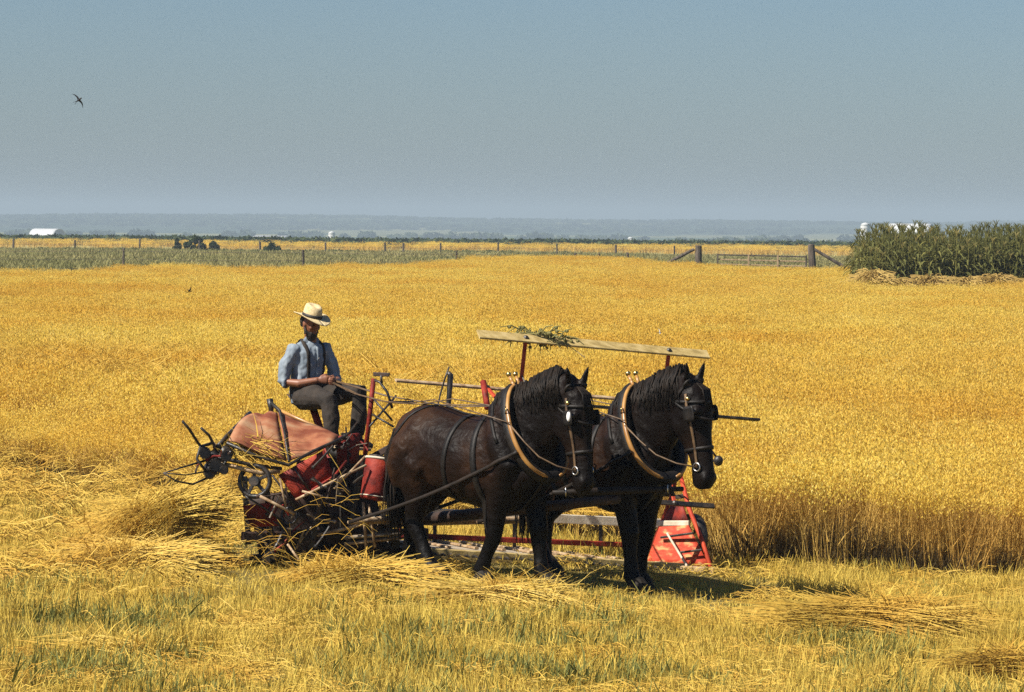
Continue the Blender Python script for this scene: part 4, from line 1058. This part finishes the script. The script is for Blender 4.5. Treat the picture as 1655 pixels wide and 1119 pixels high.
# ------------------------------------------------------------------ the driver
M['skin'] = pmat('sunburnt_skin', [(0.19, 0.072, 0.036), (0.25, 0.10, 0.05)], scale=9, rough=0.5, bump=0.1)
M['shirt'] = pmat('blue_grey_work_shirt', [(0.13, 0.165, 0.20), (0.21, 0.25, 0.29), (0.29, 0.33, 0.36)], scale=7, rough=0.85, bump=0.5, bscale=22, stretch=(1, 1, .6))
M['trousers'] = pmat('dark_work_trousers', [(0.014, 0.010, 0.007), (0.036, 0.025, 0.017)], scale=9, rough=0.9, bump=0.5, bscale=25)
M['hat'] = pmat('straw_hat_weave', [(0.52, 0.38, 0.18), (0.72, 0.57, 0.32)], scale=60, rough=0.75, bump=0.4, bscale=220)
M['band'] = pmat('black_hat_ribbon', [(0.010, 0.009, 0.009), (0.02, 0.018, 0.016)], rough=0.6)
M['beard'] = pmat('dark_beard_hair', [(0.010, 0.007, 0.005), (0.03, 0.02, 0.013)], scale=80, rough=0.7)
SEAT = P(499, 654, 35.3); MTH = R(45)
man = empty('person', SEAT, -MTH)
tag(man, 'seated driver in a straw hat, blue shirt and dark suspenders holding the reins', 'person')
def v(*a): return Vector(a)
B_, SH, TR, BT = MB(), MB(), MB(), MB()
YS = (0, 1, 0)
torso = [(v(.0, 0, .02), .17, .14), (v(-.02, 0, .12), .175, .135), (v(-.02, 0, .25), .158, .12), (v(-.01, 0, .38), .170, .122), (v(.0, 0, .49), .172, .115), (v(.0, 0, .56), .13, .08), (v(.005, 0, .59), .07, .06)]
B_.tube([p for p, a, b in torso], [(a * .86, b * .82) for p, a, b in torso], 18, side=YS)
SH.tube([p for p, a, b in torso], [(a * 1.03, b * 1.06) for p, a, b in torso], 20, side=YS)
B_.tube([v(.0, 0, .53), v(.015, 0, .61), v(.025, 0, .68)], [.065, .058, .06], 12)
# arms: sleeves to the elbow, bare forearms
arms = {-1: [v(-.02, -.175, .515), v(-.06, -.235, .37), v(-.06, -.26, .215), v(.09, -.20, .20), v(.225, -.09, .235)],
         1: [v(.02, .175, .515), v(.05, .24, .37), v(.07, .26, .23), v(.20, .17, .22), v(.30, .05, .225)]}
for s, a in arms.items():
    B_.tube([v(.0, s*.09, .50)] + a, [.045, .042, .04, .042, .040, .028], 12)
    m_ = a[2].lerp(a[3], .25)
    SH.tube([v(.0, s*.09, .505), a[0], a[1], a[2], m_], [.066, .060, .060, .060, .056], 14)
    SH.tube([a[2].lerp(a[3], .10), m_], [.064, .064], 14)                      # rolled cuff
# head bowed a little
H0 = v(.04, -.02, .748); PT = Matrix.Rotation(R(22), 3, 'Y') @ Matrix.Rotation(0, 3, 'X')
def h(x, y, z): return H0 + PT @ v(x, y, z)
hd = [(-.115, .045, .02, .015), (-.095, .045, .075, .03), (-.055, .064, .088, .055), (-.01, .071, .092, .085), (.04, .076, .094, .098), (.08, .072, .085, .098), (.11, .052, .06, .072), (.125, .02, .02, .03)]
B_.tube([h((f - b) / 2, 0, z) for z, w, f, b in hd], [(w, (f + b) / 2) for z, w, f, b in hd], 18, side=YS)
B_.tube([h(.085, 0, .035), h(.112, 0, -.012), h(.088, 0, -.022)], [.011, .017, .012], 8)       # nose
for s in (-1, 1):
    B_.ball(h(.0, s*.076, .0), (.022, .012, .032), 8, 6)                                       # ear
    B_.ball(h(.078, s*.034, .037), (.016, .026, .011), 8, 5)                                   # brow
    B_.ball(h(.068, s*.042, -.012), (.02, .022, .02), 8, 5)                                    # cheek
B_.ball(h(.088, 0, -.052), (.012, .024, .006), 8, 5); B_.ball(h(.086, 0, -.064), (.012, .02, .007), 8, 5)   # lips
# hands: palm, four unequal bent fingers and a thumb closed on the reins
def hand(wr, fw, up, s):
    fw = fw.normalized(); up = (up - fw * up.dot(fw)).normalized(); sd = fw.cross(up) * s
    B_.tube([wr, wr + fw * .035, wr + fw * .075, wr + fw * .092], [(.026, .018), (.036, .019), (.042, .018), (.038, .015)], 10, side=up)
    for k, (l, o) in enumerate(((.036, .030), (.042, .010), (.039, -.010), (.030, -.029))):
        a = wr + fw * .082 + up * o; b = a + fw * l * .75 + sd * .006; c = b + fw * l * .15 + sd * l * .72; d = c - fw * l * .55 + sd * l * .22
        B_.tube([a - fw * .02, a, b, c, d], [.0095, .0095, .009, .0085, .0075], 7)
    t0 = wr + fw * .03 + up * .03; t1 = t0 + fw * .03 + up * .018 + sd * .015; t2 = t1 + fw * .026 + sd * .016 - up * .004
    B_.tube([t0 - up * .012, t0, t1, t2], [.013, .0135, .0115, .009], 7)
hand(arms[-1][4], v(.75, .62, .05), v(.1, .1, 1), -1); hand(arms[1][4], v(.6, -.75, .02), v(.1, .1, 1), 1)
# legs
legs = {-1: [v(.02, -.10, .07), v(.22, -.13, .08), v(.44, -.15, .055), v(.47, -.15, -.12), v(.47, -.15, -.34)],
         1: [v(.02, .10, .07), v(.24, .16, .10), v(.47, .20, .13), v(.47, .20, -.06), v(.44, .20, -.27)]}
for s, l in legs.items():
    B_.tube(l, [.085, .08, .058, .052, .038], 12); TR.tube(l, [.12, .108, .082, .078, .068], 14)
    an = l[4]; B_.tube([an, an + v(.03, 0, -.07), an + v(.12, 0, -.085), an + v(.16, 0, -.09)], [.04, .042, .035, .02], 10)
    bt = MB().tube([an + v(0, 0, .06), an + v(0, 0, -.02), an + v(.02, 0, -.07), an + v(.11, 0, -.085), an + v(.18, 0, -.092), an + v(.20, 0, -.095)], [(.056, .056), (.055, .055), (.05, .055), (.048, .045), (.042, .032), (.015, .012)], 12, side=YS)
    link('boot', remesh(bt, 'boot', M['leather'], .008, 3), man)
TR.tube([v(-.09, 0, .06), v(.0, 0, .07), v(.10, 0, .07)], [(.15, .10), (.185, .125), (.17, .11)], 16, side=YS)
TR.tube([v(0, 0, .05), v(-.015, 0, .15), v(-.02, 0, .19)], [(.182, .145), (.186, .148), (.184, .146)], 18, side=YS)
link('body', remesh(B_, 'body', M['skin'], .0065, 2), man)
def wrinkle(me, amp, f):
    for q in me.vertices:
        n = mnoise.noise((q.co.x * f, q.co.y * f, q.co.z * f * .6)) + .5 * mnoise.noise((q.co.x * f * 2.2, q.co.y * f * 2.2, q.co.z * f * 1.8 + 5))
        q.co += q.normal * (n * amp)
    me.update(); return me
link('shirt', wrinkle(remesh(SH, 'shirt', M['shirt'], .009, 9), .016, 15), man)
link('trousers', wrinkle(remesh(TR, 'trousers', M['trousers'], .010, 4), .011, 11), man)
# collar, shirt front, suspenders
bvh_s = BVHTree.FromObject(man.children[-2], bpy.context.evaluated_depsgraph_get()) if False else None
smesh = [c for c in man.children if c.name.startswith('shirt')][0].data
bvh_s = BVHTree.FromPolygons([q.co.copy() for q in smesh.vertices], [tuple(p.vertices) for p in smesh.polygons])
def on_shirt(y, z, fx_=1, off=.006):
    hit = bvh_s.ray_cast(v(fx_ * .6, y, z), v(-fx_, 0, 0)); return (hit[0] + hit[1] * off, hit[1]) if hit[0] is not None else (v(fx_ * .1, y, z), v(fx_, 0, 0))
def over(pairs, w, name, mat, th=.005, parent=man):
    g = []
    for i, (p, n) in enumerate(pairs):
        t = pairs[min(i + 1, len(pairs) - 1)][0] - pairs[max(i - 1, 0)][0]; c = t.normalized().cross(n).normalized(); g.append([p - c * w / 2, p + n * .002, p + c * w / 2])
    return MB().sheet(g, th).build(name, mat, parent, smooth=True)
for s in (-1, 1):
    f_ = [on_shirt(s * (.085 + .02 * t),   .18 + .37 * t) for t in np.linspace(0, 1, 12)]
    b_ = [on_shirt(s * (.10 - .08 * t), .56 - .36 * t, -1) for t in np.linspace(0, 1, 12)]
    top = [(v(.0, s * .095, .605), v(0, 0, 1))]
    over(f_ + top + b_, .034, 'suspender', M['tan_strap'] if False else M['trousers'])
    over([(h(.02, s * .0, 0) * 0 + v(.075 - .05 * t, s * (.01 + .072 * t), .535 + .075 * t), v(.7, s * .4 * t, .6).normalized()) for t in np.linspace(0, 1, 6)], .05, 'shirt_collar', M['shirt'])
over([on_shirt(0.0, z) for z in np.linspace(.17, .53, 12)], .03, 'button_placket', M['shirt'], .004)
for z in (.22, .29, .36, .43): MB().ball(on_shirt(0, z, 1, .01)[0], (.003, .006, .006), 8, 5).build('button', M['cream'], man)
for s in (-1, 1): MB().ball(h(.079, s * .033, .017), (.010, .013, .009), 10, 6).build('eye', M['eye'], man, smooth=True)
# beard and hair; the beard is added for the shade on the lower face
bd = MB(); bd.tube([h(.05, 0, -.065), h(.058, 0, -.10), h(.055, 0, -.135), h(.05, 0, -.155)], [(.058, .044), (.058, .044), (.042, .03), (.012, .01)], 14, side=YS)
for s in (-1, 1): bd.tube([h(.01, s*.07, .0), h(.02, s*.072, -.04), h(.045, s*.06, -.08)], [.006, .012, .022], 8)
link('beard', wrinkle(remesh(bd, 'beard', M['beard'], .006, 2), .006, 60), man)
hr = MB(); hr.tube([h(-.035, 0, .06), h(-.05, 0, .0), h(-.055, 0, -.05)], [(.083, .068), (.08, .06), (.06, .04)], 14, side=YS)
link('hair', wrinkle(remesh(hr, 'hair', M['beard'], .007, 2), .005, 60), man)
# straw hat: turned brim, pinched crown, ribbon
hat = empty('straw_hat', (0, 0, 0)); hat.parent = man
HC = h(-.005, 0, .062); HT_ = PT @ Matrix.Rotation(R(-8), 3, 'Y') @ Matrix.Rotation(R(-3), 3, 'X')
def hh(x, y, z): return HC + HT_ @ v(x, y, z)
g = []
for i in range(37):
    a = 2 * math.pi * i / 36; row = []
    for q in np.linspace(0, 1, 7):
        rx, ry = .092 + .095 * q, .080 + .085 * q
        row.append(hh(math.cos(a) * rx, math.sin(a) * ry, -.012 * q + .040 * q * q * abs(math.sin(a)) ** 2 - .022 * q * math.cos(a) * (math.cos(a) > 0)))
    g.append(row)
MB().sheet(g, .006).build('brim', M['hat'], hat, smooth=True)
cr_ = [(0, 1.0), (.04, .985), (.085, .93), (.108, .86), (.118, .70), (.112, .45), (.098, .2), (.094, .02)]
mb = MB(); n_ = 36
for z, k in cr_:
    for i in range(n_):
        a = 2 * math.pi * i / n_; c, s_ = math.cos(a), math.sin(a)
        pinch = 1 - .14 * max(0, c) * sstep(.05, .11, z) * abs(s_)
        mb.v.append(hh(c * .096 * k, s_ * .084 * k * pinch, z - (.018 * max(0, c) * sstep(.06, .11, z))))
for j in range(len(cr_) - 1):
    for i in range(n_): mb.f.append((j*n_ + i, j*n_ + (i+1) % n_, (j+1)*n_ + (i+1) % n_, (j+1)*n_ + i))
mb.f.append(tuple((len(cr_)-1)*n_ + i for i in range(n_)))
mb.build('crown', M['hat'], hat, smooth=True)
mb = MB(); g = []
for i in range(n_ + 1):
    a = 2 * math.pi * i / n_; g.append([hh(math.cos(a) * (.100 - .0002 * k), math.sin(a) * (.088 - .0002 * k), z) for k, z in ((0, .002), (1, .016), (4, .03))])
mb.sheet(g, .003).build('ribbon', M['band'], hat, smooth=True)
# driving reins from his hands to both horses
bpy.context.view_layer.update()
hp_ = man.matrix_world @ v(.30, -.02, .235)
ends = [hw(near_horse, nh[-1] + Vector((-.08, -.03, .24))), hw(near_horse, nh[1] + Vector((-.08, .03, .26))), hw(far_horse, fh[-1] + Vector((-.08, -.03, .26))), hw(far_horse, fh[1] + Vector((-.08, .03, .26)))]
rn = empty('driving_reins', hp_); tag(rn, 'light leather driving reins running from his hands over the backs of the horses', 'reins')
for i, e in enumerate(ends):
    hs_ = near_horse if i < 2 else far_horse
    bk = hw(hs_, (-.35, (-.12 if i % 2 == 0 else .12), 1.62)); md = hp_.lerp(bk, .5) - Vector((0, 0, .10 + .02 * i))
    MB().tube([hp_ + Vector((0, 0, .008 * i - .012)), hp_.lerp(md, .5) - Vector((0, 0, .03)), md, md.lerp(bk, .5) - Vector((0, 0, .03)), bk, bk.lerp(e, .5) - Vector((0, 0, .0)), e], .0055, 6).build('rein_line', M['tan_strap'], rn, hp_, True)
# ------------------------------------------------------------------ fences, gate, barns, corn, bushes, birds
M['post'] = pmat('dark_weathered_post', [(0.035, 0.025, 0.018), (0.08, 0.06, 0.042), (0.13, 0.10, 0.075)], scale=3, rough=0.9, bump=0.5, bscale=20, stretch=(2, 2, .4))
M['wire'] = pmat('rusty_wire', [(0.06, 0.045, 0.035), (0.12, 0.09, 0.07)], rough=0.7)
M['white'] = pmat('white_painted_metal', [(0.50, 0.50, 0.49), (0.62, 0.62, 0.60)], scale=1.2, rough=0.5)
M['grey_wall'] = pmat('grey_barn_boards', [(0.20, 0.20, 0.20), (0.30, 0.29, 0.28)], scale=.8, rough=0.8)
M['dull_roof'] = pmat('dull_grey_roof', [(0.24, 0.24, 0.24), (0.34, 0.34, 0.33)], scale=1, rough=0.7)
M['dark_open'] = pmat('dark_barn_door', [(0.03, 0.03, 0.035), (0.05, 0.05, 0.05)], rough=0.8)
M['concrete'] = pmat('pale_silo_concrete', [(0.55, 0.53, 0.50), (0.72, 0.70, 0.67)], scale=.7, rough=0.8)
def fence(label, Y, posts, rad, mat='post', wires=(.35, .7, 1.0), group=None):
    """posts: (px, py_top, lean)"""
    c = P(posts[0][0], posts[0][1], Y); f = empty('wire_fence', (c.x, Y, gz(c.x, Y))); tag(f, label, 'fence', group); O = f.location
    tops = []
    for px, py, ln in posts:
        t = P(px, py, Y); g = gz(t.x, Y) - .25; b = Vector((t.x - ln, Y + rng.uniform(-.1, .1), g)); k = rad * rng.uniform(.8, 1.25)
        MB().tube([b, b.lerp(t, .5) + Vector((k * .15, 0, 0)), t - Vector((0, 0, .03)), t], [k * 1.1, k, k * .95, k * .7], 9).build('fence_post', M[mat], f, O, False)
        tops.append((b, t))
    for q in wires:
        pts = []
        for (b0, t0), (b1, t1) in zip(tops, tops[1:]):
            a = b0.lerp(t0, q * .9) - Vector((0, rad, 0)); b = b1.lerp(t1, q * .9) - Vector((0, rad, 0)); pts += [a, a.lerp(b, .5) - Vector((0, 0, .04))]
        pts.append(tops[-1][0].lerp(tops[-1][1], q * .9) - Vector((0, rad, 0)))
        MB().tube(pts, .008, 4).build('fence_wire', M['wire'], f, O)
    return f
fence('thin wire fence with dark posts crossing the meadow at the near edge of the grass', 214, [(-95, 400, 0), (200, 401, .03), (490, 404, -.02), (738, 406, .02), (930, 409, -.03), (968, 410, .05), (1014, 408, -.25)], .068)
fence('long post and wire fence along the far side of the meadow', 402, [(-40, 386, 0), (22, 386, .05), (121, 388, 0), (226, 386, .04), (322, 389, 0), (420, 391, 0), (526, 392, 0), (622, 392, 0), (652, 393, .03), (712, 393, 0), (805, 392, 0), (900, 394, 0), (995, 396, 0), (1090, 397, 0)], .10)
# corner assembly and gate
YG = 212
def gpost(px, py, lean, rad, label, brace, bl):
    t = P(px, py, YG); b = Vector((t.x - lean, YG, gz(t.x, YG) - .3)); e = empty('gate_post', b); tag(e, label, 'post')
    MB().tube([b, b.lerp(t, .4) + Vector((.02, 0, 0)), b.lerp(t, .8), t - Vector((0, 0, .04)), t], [rad * 1.1, rad * 1.05, rad, rad * .95, rad * .75], 11).build('post', M['post'], e, b)
    a1, a2 = P(brace[0], brace[1], YG - .3), P(brace[2], brace[3], YG - .05); a1.z = max(a1.z, gz(a1.x, YG) - .1)
    MB().tube([a1, a1.lerp(a2, .5), a2], [.10, .09, .085], 8).build('brace', M['post'], e, b)
    return b, t
g1 = gpost(1129, 397, .02, .19, 'stout dark gate post with a brace leaning on its left side', (1066, 432, 1122, 403), 0)
g2 = gpost(1311, 395, -.12, .20, 'leaning dark gate post beside the corn with a brace on its right', (1378, 440, 1314, 402), 0)
ga, gb = P(1160, 411, YG), P(1303, 414, YG); gt_ = empty('field_gate', ga); tag(gt_, 'low weathered rail gate hung between the two dark gate posts', 'gate')
for k in range(4): MB().bar(ga - Vector((0, 0, .03 + k * .26)), gb - Vector((0, 0, .05 + k * .26)), .05, .075).build('rail', M['old_wood'] if k else M['post'], gt_, ga)
for q in (0, .35, .68, 1): p = ga.lerp(gb, q) + Vector((0, -.05, .02)); MB().bar(p, p - Vector((0, 0, 1.0)), .09, .05, (0, 1, 0)).build('upright', M['post'] if q in (0, 1) else M['old_wood'], gt_, ga)

# far buildings
def quonset(px0, px1, py_top, py_base, Y, depth, label, roofm='white', wall='grey_wall', skew=-.6):
    a, b = P(px0, py_base, Y), P(px1, py_base, Y); H_ = P(px0, py_top, Y).z - a.z; L_ = (b - a).length
    base = Vector(((a.x + b.x) / 2, Y, a.z - 3)); root = empty('barn', base); tag(root, label, 'barn')
    ax = Vector((math.cos(skew), math.sin(skew), 0)); nr = Vector((-ax.y, ax.x, 0)); hw_ = depth / 2; g = []
    for s in np.linspace(-1, 1, 9):
        g.append([Vector(((a.x + b.x) / 2, Y + hw_, a.z)) + ax * (s * L_ / 2 / ax.x) + nr * (-hw_ * math.cos(t)) + Vector((0, 0, H_ * math.sin(t) ** .8 if t < math.pi else 0)) for t in np.linspace(0, math.pi, 15)])
    MB().sheet(g, .3).build('roof', M[roofm], root, base, True)
    for sgn in (-1, 1):
        row = g[-1] if sgn > 0 else g[0]; o = ax * (sgn * -.3); m = MB(); vs = [p + o for p in row] + [p + o - ax * sgn * .2 for p in row]; n = len(row)
        m.add(vs, [tuple(range(n)), tuple(range(2 * n - 1, n - 1, -1))] + [(i, i + 1, n + i + 1, n + i) for i in range(n - 1)])
        ew = m.build('end_wall', M[wall], root, base)
        cdr = (row[0] + row[-1]) / 2 + ax * (sgn * .02); MB().bar(cdr + Vector((0, 0, 0)), cdr + Vector((0, 0, H_ * .55)), depth * .3, .2, ax).build('door', M['dark_open'], ew, base)
    for s in (-1, 1):
        p0 = g[0][0 if s < 0 else -1]; p1 = g[-1][0 if s < 0 else -1]; MB().bar(p0 - Vector((0, 0, 1.5)), p1 - Vector((0, 0, 1.5)), .3, 3).build('side_wall', M[wall], root, base)
    return root
def silo(px, w, py_top, py_base, Y, label):
    a = P(px, py_base, Y); t = P(px, py_top, Y); r_ = w / 2 * Y / FPX; b = Vector((a.x, Y, a.z - 3)); root = empty('silo', b); tag(root, label, 'silo')
    MB().tube([b, Vector((a.x, Y, t.z - r_ * .6))], r_, 20).build('tower', M['concrete'], root, b)
    for k in range(1, 6): ringmesh(b.lerp(Vector((a.x, Y, t.z)), k / 7 + .1), Vector((0, 0, 1)), r_ * 1.01, r_ * .03, 20, 5).build('hoop', M['grey_wall'], root, b)
    MB().tube([Vector((a.x, Y, t.z - r_ * .6)), Vector((a.x, Y, t.z - r_ * .2)), Vector((a.x, Y, t.z))], [r_ * 1.03, r_ * .75, r_ * .1], 20).build('dome', M['white'], root, b, True)
quonset(53, 96, 370, 388, 2100, 11, 'white round roofed barn with a grey end wall on the skyline at far left')
quonset(414, 470, 381, 388, 2500, 14, 'low pale roofed barn half hidden on the skyline left of the silos', 'dull_roof')
silo(536, 11, 374, 391, 1900, 'white silo on the skyline above the middle of the far fence')
silo(1019, 9, 383, 397, 2300, 'small pale silo far off left of the gate post')
silo(1398, 15, 360, 400, 1500, 'pale silo rising behind the left end of the corn')
quonset(1442, 1508, 362, 380, 1500, 13, 'long white roofed barn showing above the corn', skew=-.25)

# corn: a front row of single plants, the rest as one crop
def corn_plant(seed):
    r = random.Random(seed); st, lf, ts = MB(), MB(), MB(); H_ = r.uniform(2.15, 2.75)
    st.tube([(0, 0, 0), (r.uniform(-.04, .04), r.uniform(-.04, .04), H_ * .5), (r.uniform(-.08, .08), 0, H_)], [.022, .018, .008], 6)
    for k in range(13):
        z = .25 + k / 13 * (H_ - .45); yaw = k * math.pi + r.uniform(-.6, .6); d = Vector((math.cos(yaw), math.sin(yaw), 0)); s = Vector((-d.y, d.x, 0)); l = r.uniform(.55, .9) * (1 - .35 * (k / 13)); b = len(lf.v)
        for i in range(6):
            t = i / 5; w = .085 * math.sin(math.pi * min(1, .12 + t * .88)) + .004; p = Vector((0, 0, z)) + d * (l * t) + Vector((0, 0, l * (.75 * t - 1.05 * t * t)))
            lf.v += [p - s * w / 2 + Vector((0, 0, .02)), p, p + s * w / 2 + Vector((0, 0, .02))]
        for i in range(5):
            q = b + 3 * i; lf.f += [(q, q + 1, q + 4, q + 3), (q + 1, q + 2, q + 5, q + 4)]
    for k in range(7):
        a = k * .9; ts.tube([(0, 0, H_ - .02), (math.cos(a) * .05, math.sin(a) * .05, H_ + .14), (math.cos(a) * .13, math.sin(a) * .13, H_ + .22)], [.008, .010, .004], 4)
    return st, lf, ts
protos = []
for i in range(5):
    st, lf, ts = corn_plant(700 + i); protos.append((st.mesh('stalk', M['corn']), lf.mesh('leaves', M['corn']), ts.mesh('tassel', M['tassel'])))
def corn_front(x): return 138 + 2.2 * mnoise.noise((x * .25, 3.0, 0)) + (x - 12) * .25
xs = np.arange(12.2, 21.5, .24)
for i, x in enumerate(xs):
    y = corn_front(x) + rng.uniform(-.3, .3); s = rng.uniform(.80, 1.10) * (1 + .16 * mnoise.noise((x * .9, 0, 5))) * (.88 + .12 * sstep(12.2, 13.6, x))
    e = empty('corn_plant', (x, y, gz(x, y) - .1), rng.uniform(0, 6.28)); e.scale = (s, s, s)
    tag(e, 'tall green corn plant in the front row of the corn field', 'corn plant', 'corn plants in the front row')
    for me_ in protos[i % 5]: link(me_.name.split('.')[0], me_, e)
allc = [];
for st, lf, ts in protos:
    me_ = bpy.data.meshes.new('corn_stand'); bm = bmesh.new()
    for q in (st, lf, ts): bm.from_mesh(q)
    bm.to_mesh(me_); bm.free(); me_.materials.append(M['corn']); allc.append(me_)
C_corn = hidden_collection('corn_stand', allc); p = []
for _ in range(2600):
    x = rng.uniform(12.4, 30); y = corn_front(x) + .5 + 26 * rng.random() ** 1.5
    if x < .0885 * y + rng.uniform(0, .4) : continue
    p.append((x, y, gz(x, y) - .1))
spread('corn_field', C_corn, p, .86, 1.10, 5, 'dense dark green corn filling the field behind its front row', 'corn', .07, lambda x, y: (.88 + .12 * sstep(.088, .096, x / y)) * (1 + .14 * pn(x, y, .35, 19)))
# heaps of laid grain in front of the corn
def heap(px, py, w, h_, label, seed):
    Y = 128; c = P(px, py, Y); c.z = gz(c.x, Y) + .45; r = random.Random(seed); root = empty('grain_heap', c); tag(root, label, 'heap', 'heaps of laid grain before the corn'); mb = MB()
    for _ in range(900):
        a = r.uniform(0, 6.283); q = math.sqrt(r.random()); x, y = math.cos(a) * q * w, math.sin(a) * q * .9; z = h_ * (1 - q * q) + .3; d = Vector((math.cos(a) * .6 + r.gauss(0, .4), math.sin(a) * .4, r.uniform(-.5, .3))); L_ = r.uniform(.25, .5); b = Vector((x, y, z + r.uniform(-.1, .06)))
        mb.tube([b, b + d * L_ * .5 + Vector((0, 0, .06)), b + d * L_], [.012, .014, .02], 3, False)
    tag(mb.build('straw', M['laid'], root), kind='stuff')
heap(1412, 440, .75, .75, 'rounded heap of laid grain at the left foot of the corn', 1)
heap(1505, 447, 1.1, .55, 'broad low heap of laid grain before the middle of the corn', 2)
heap(1458, 449, .8, .4, 'small heap of laid grain between the rounded heap and the broad heap', 4)
heap(1562, 452, .8, .5, 'small heap of laid grain between the broad heap and the right edge', 5)
heap(1610, 450, 1.0, .6, 'heap of laid grain before the corn at the right edge', 3)
# weeds at the foot of the corn
p = []
for _ in range(150):
    x = rng.uniform(11.8, 20); y = 131 + rng.uniform(-2, 5); k = pn(x, y, .6, 77)
    if k < .05: continue
    p.append((x, y, gz(x, y) + .5))
spread('corn_edge_weeds', C_hedge, p, .3, .6, 4, 'dark weeds growing at the foot of the corn', 'weeds', .1)

# bushes on the far fence
def bush(px, py_top, py_base, w, Y, label, seed):
    t = P(px, py_top, Y); b = P(px, py_base, Y); H_ = t.z - b.z; W_ = w * Y / FPX / 2; r = random.Random(seed); root = empty('bush', b); tag(root, label, 'bush'); lf, st = MB(), MB()
    lobes = []
    for _ in range(16):
        q = r.uniform(-.8, .8); lobes.append((Vector((q * W_, r.uniform(-.4, .4) * W_, H_ * r.uniform(.15, .85) * (1 - .65 * abs(q)))), r.uniform(.14, .30) * min(W_, H_)))
    lobes = lobes + [(Vector((0, 0, H_ * .7)), .4 * min(W_, H_))]
    for c, q in lobes:
        st.tube([(0, 0, -.2), c * .5, c], [.08, .05, .02], 5)
        for _ in range(90):
            d = Vector((r.gauss(0, 1), r.gauss(0, 1), r.gauss(0, 1))).normalized(); o = c + d * q * r.random() ** .35; a = Vector((r.gauss(0, 1), r.gauss(0, 1), r.gauss(0, 1))).normalized(); e = a.orthogonal().normalized(); s = r.uniform(.10, .22)
            lf.add([o - a * s, o + e * s * .5, o + a * s, o - e * s * .5], [(0, 1, 2, 3)])
    st.build('stems', M['post'], root); tag(lf.build('foliage', M['dark_leaf'], root), kind='stuff')
bush(316, 377, 409, 40, 404, 'largest dark bush on the far fence at the left', 1)
bush(286, 379, 408, 14, 405, 'narrow dark bush just left of the largest bush', 2)
bush(345, 388, 409, 22, 403, 'low dark bush just right of the largest bush', 3)
bush(440, 392, 411, 30, 400, 'flat dark bush on the far fence below the low pale barn', 4)
# birds
M['bird'] = pmat('black_feathers', [(0.008, 0.008, 0.010), (0.02, 0.02, 0.025)], rough=0.6)
M['bird_pale'] = pmat('pale_feathers', [(0.45, 0.43, 0.40), (0.6, 0.58, 0.55)], rough=0.8)
def bird(px, py, Y, span, roll, head, label, pale=False, up_=.25, rz=0.0, mtx=None):
    c = P(px, py, Y); root = empty('bird', c); tag(root, label, 'bird'); root.rotation_euler = (roll, rz, head) if mtx is None else mtx.to_euler(); m = M['bird_pale'] if pale else M['bird']; s = span
    MB().tube([(.30*s, 0, 0), (.24*s, 0, .01*s), (.14*s, 0, .005*s), (0, 0, 0), (-.14*s, 0, 0), (-.24*s, 0, 0)], [.004*s, .035*s, .05*s, .055*s, .035*s, .01*s], 10).build('body', M['bird'], root, smooth=True)
    for q in (-1, 1):
        g = []
        for t in np.linspace(0, 1, 8):
            ch = .15 * s * (1 - t) ** .7 + .006 * s; y = q * t * .5 * s; x = .08*s + .06*s * math.sin(t * 2.2) - .26*s * t * t; z = up_ * s * (t * .9 - t * t * .55)
            g.append([Vector((x, y, z)), Vector((x - ch * .5, y, z + .01*s)), Vector((x - ch, y, z))])
        MB().sheet(g, .006*s).build('wing', m, root, smooth=True)
        MB().sheet([[Vector((-.2*s, q*.005*s, 0)), Vector((-.2*s, q*.03*s, 0))], [Vector((-.42*s, q*.07*s, 0)), Vector((-.41*s, q*.085*s, 0))]], .004*s).build('tail_feather', M['bird'], root)
by_ = Vector((.60, .12, -.79)).normalized(); bx_ = Vector((.62, -.45, .30)); bx_ = (bx_ - by_ * bx_.dot(by_)).normalized(); bm_ = Matrix((bx_, by_, bx_.cross(by_))).transposed()
bird(127, 162, 72, .33, R(-35), R(-20), 'black swallow with swept wings high in the sky at the left', False, .12, 0, bm_)
bird(306, 470, 60, .16, R(-50), R(20), 'small dark bird skimming the wheat left of the driver', False, .3, R(25))
bird(1066, 538, 45, .10, R(40), R(10), 'small pale winged bird above the right end of the reel', True, .5)
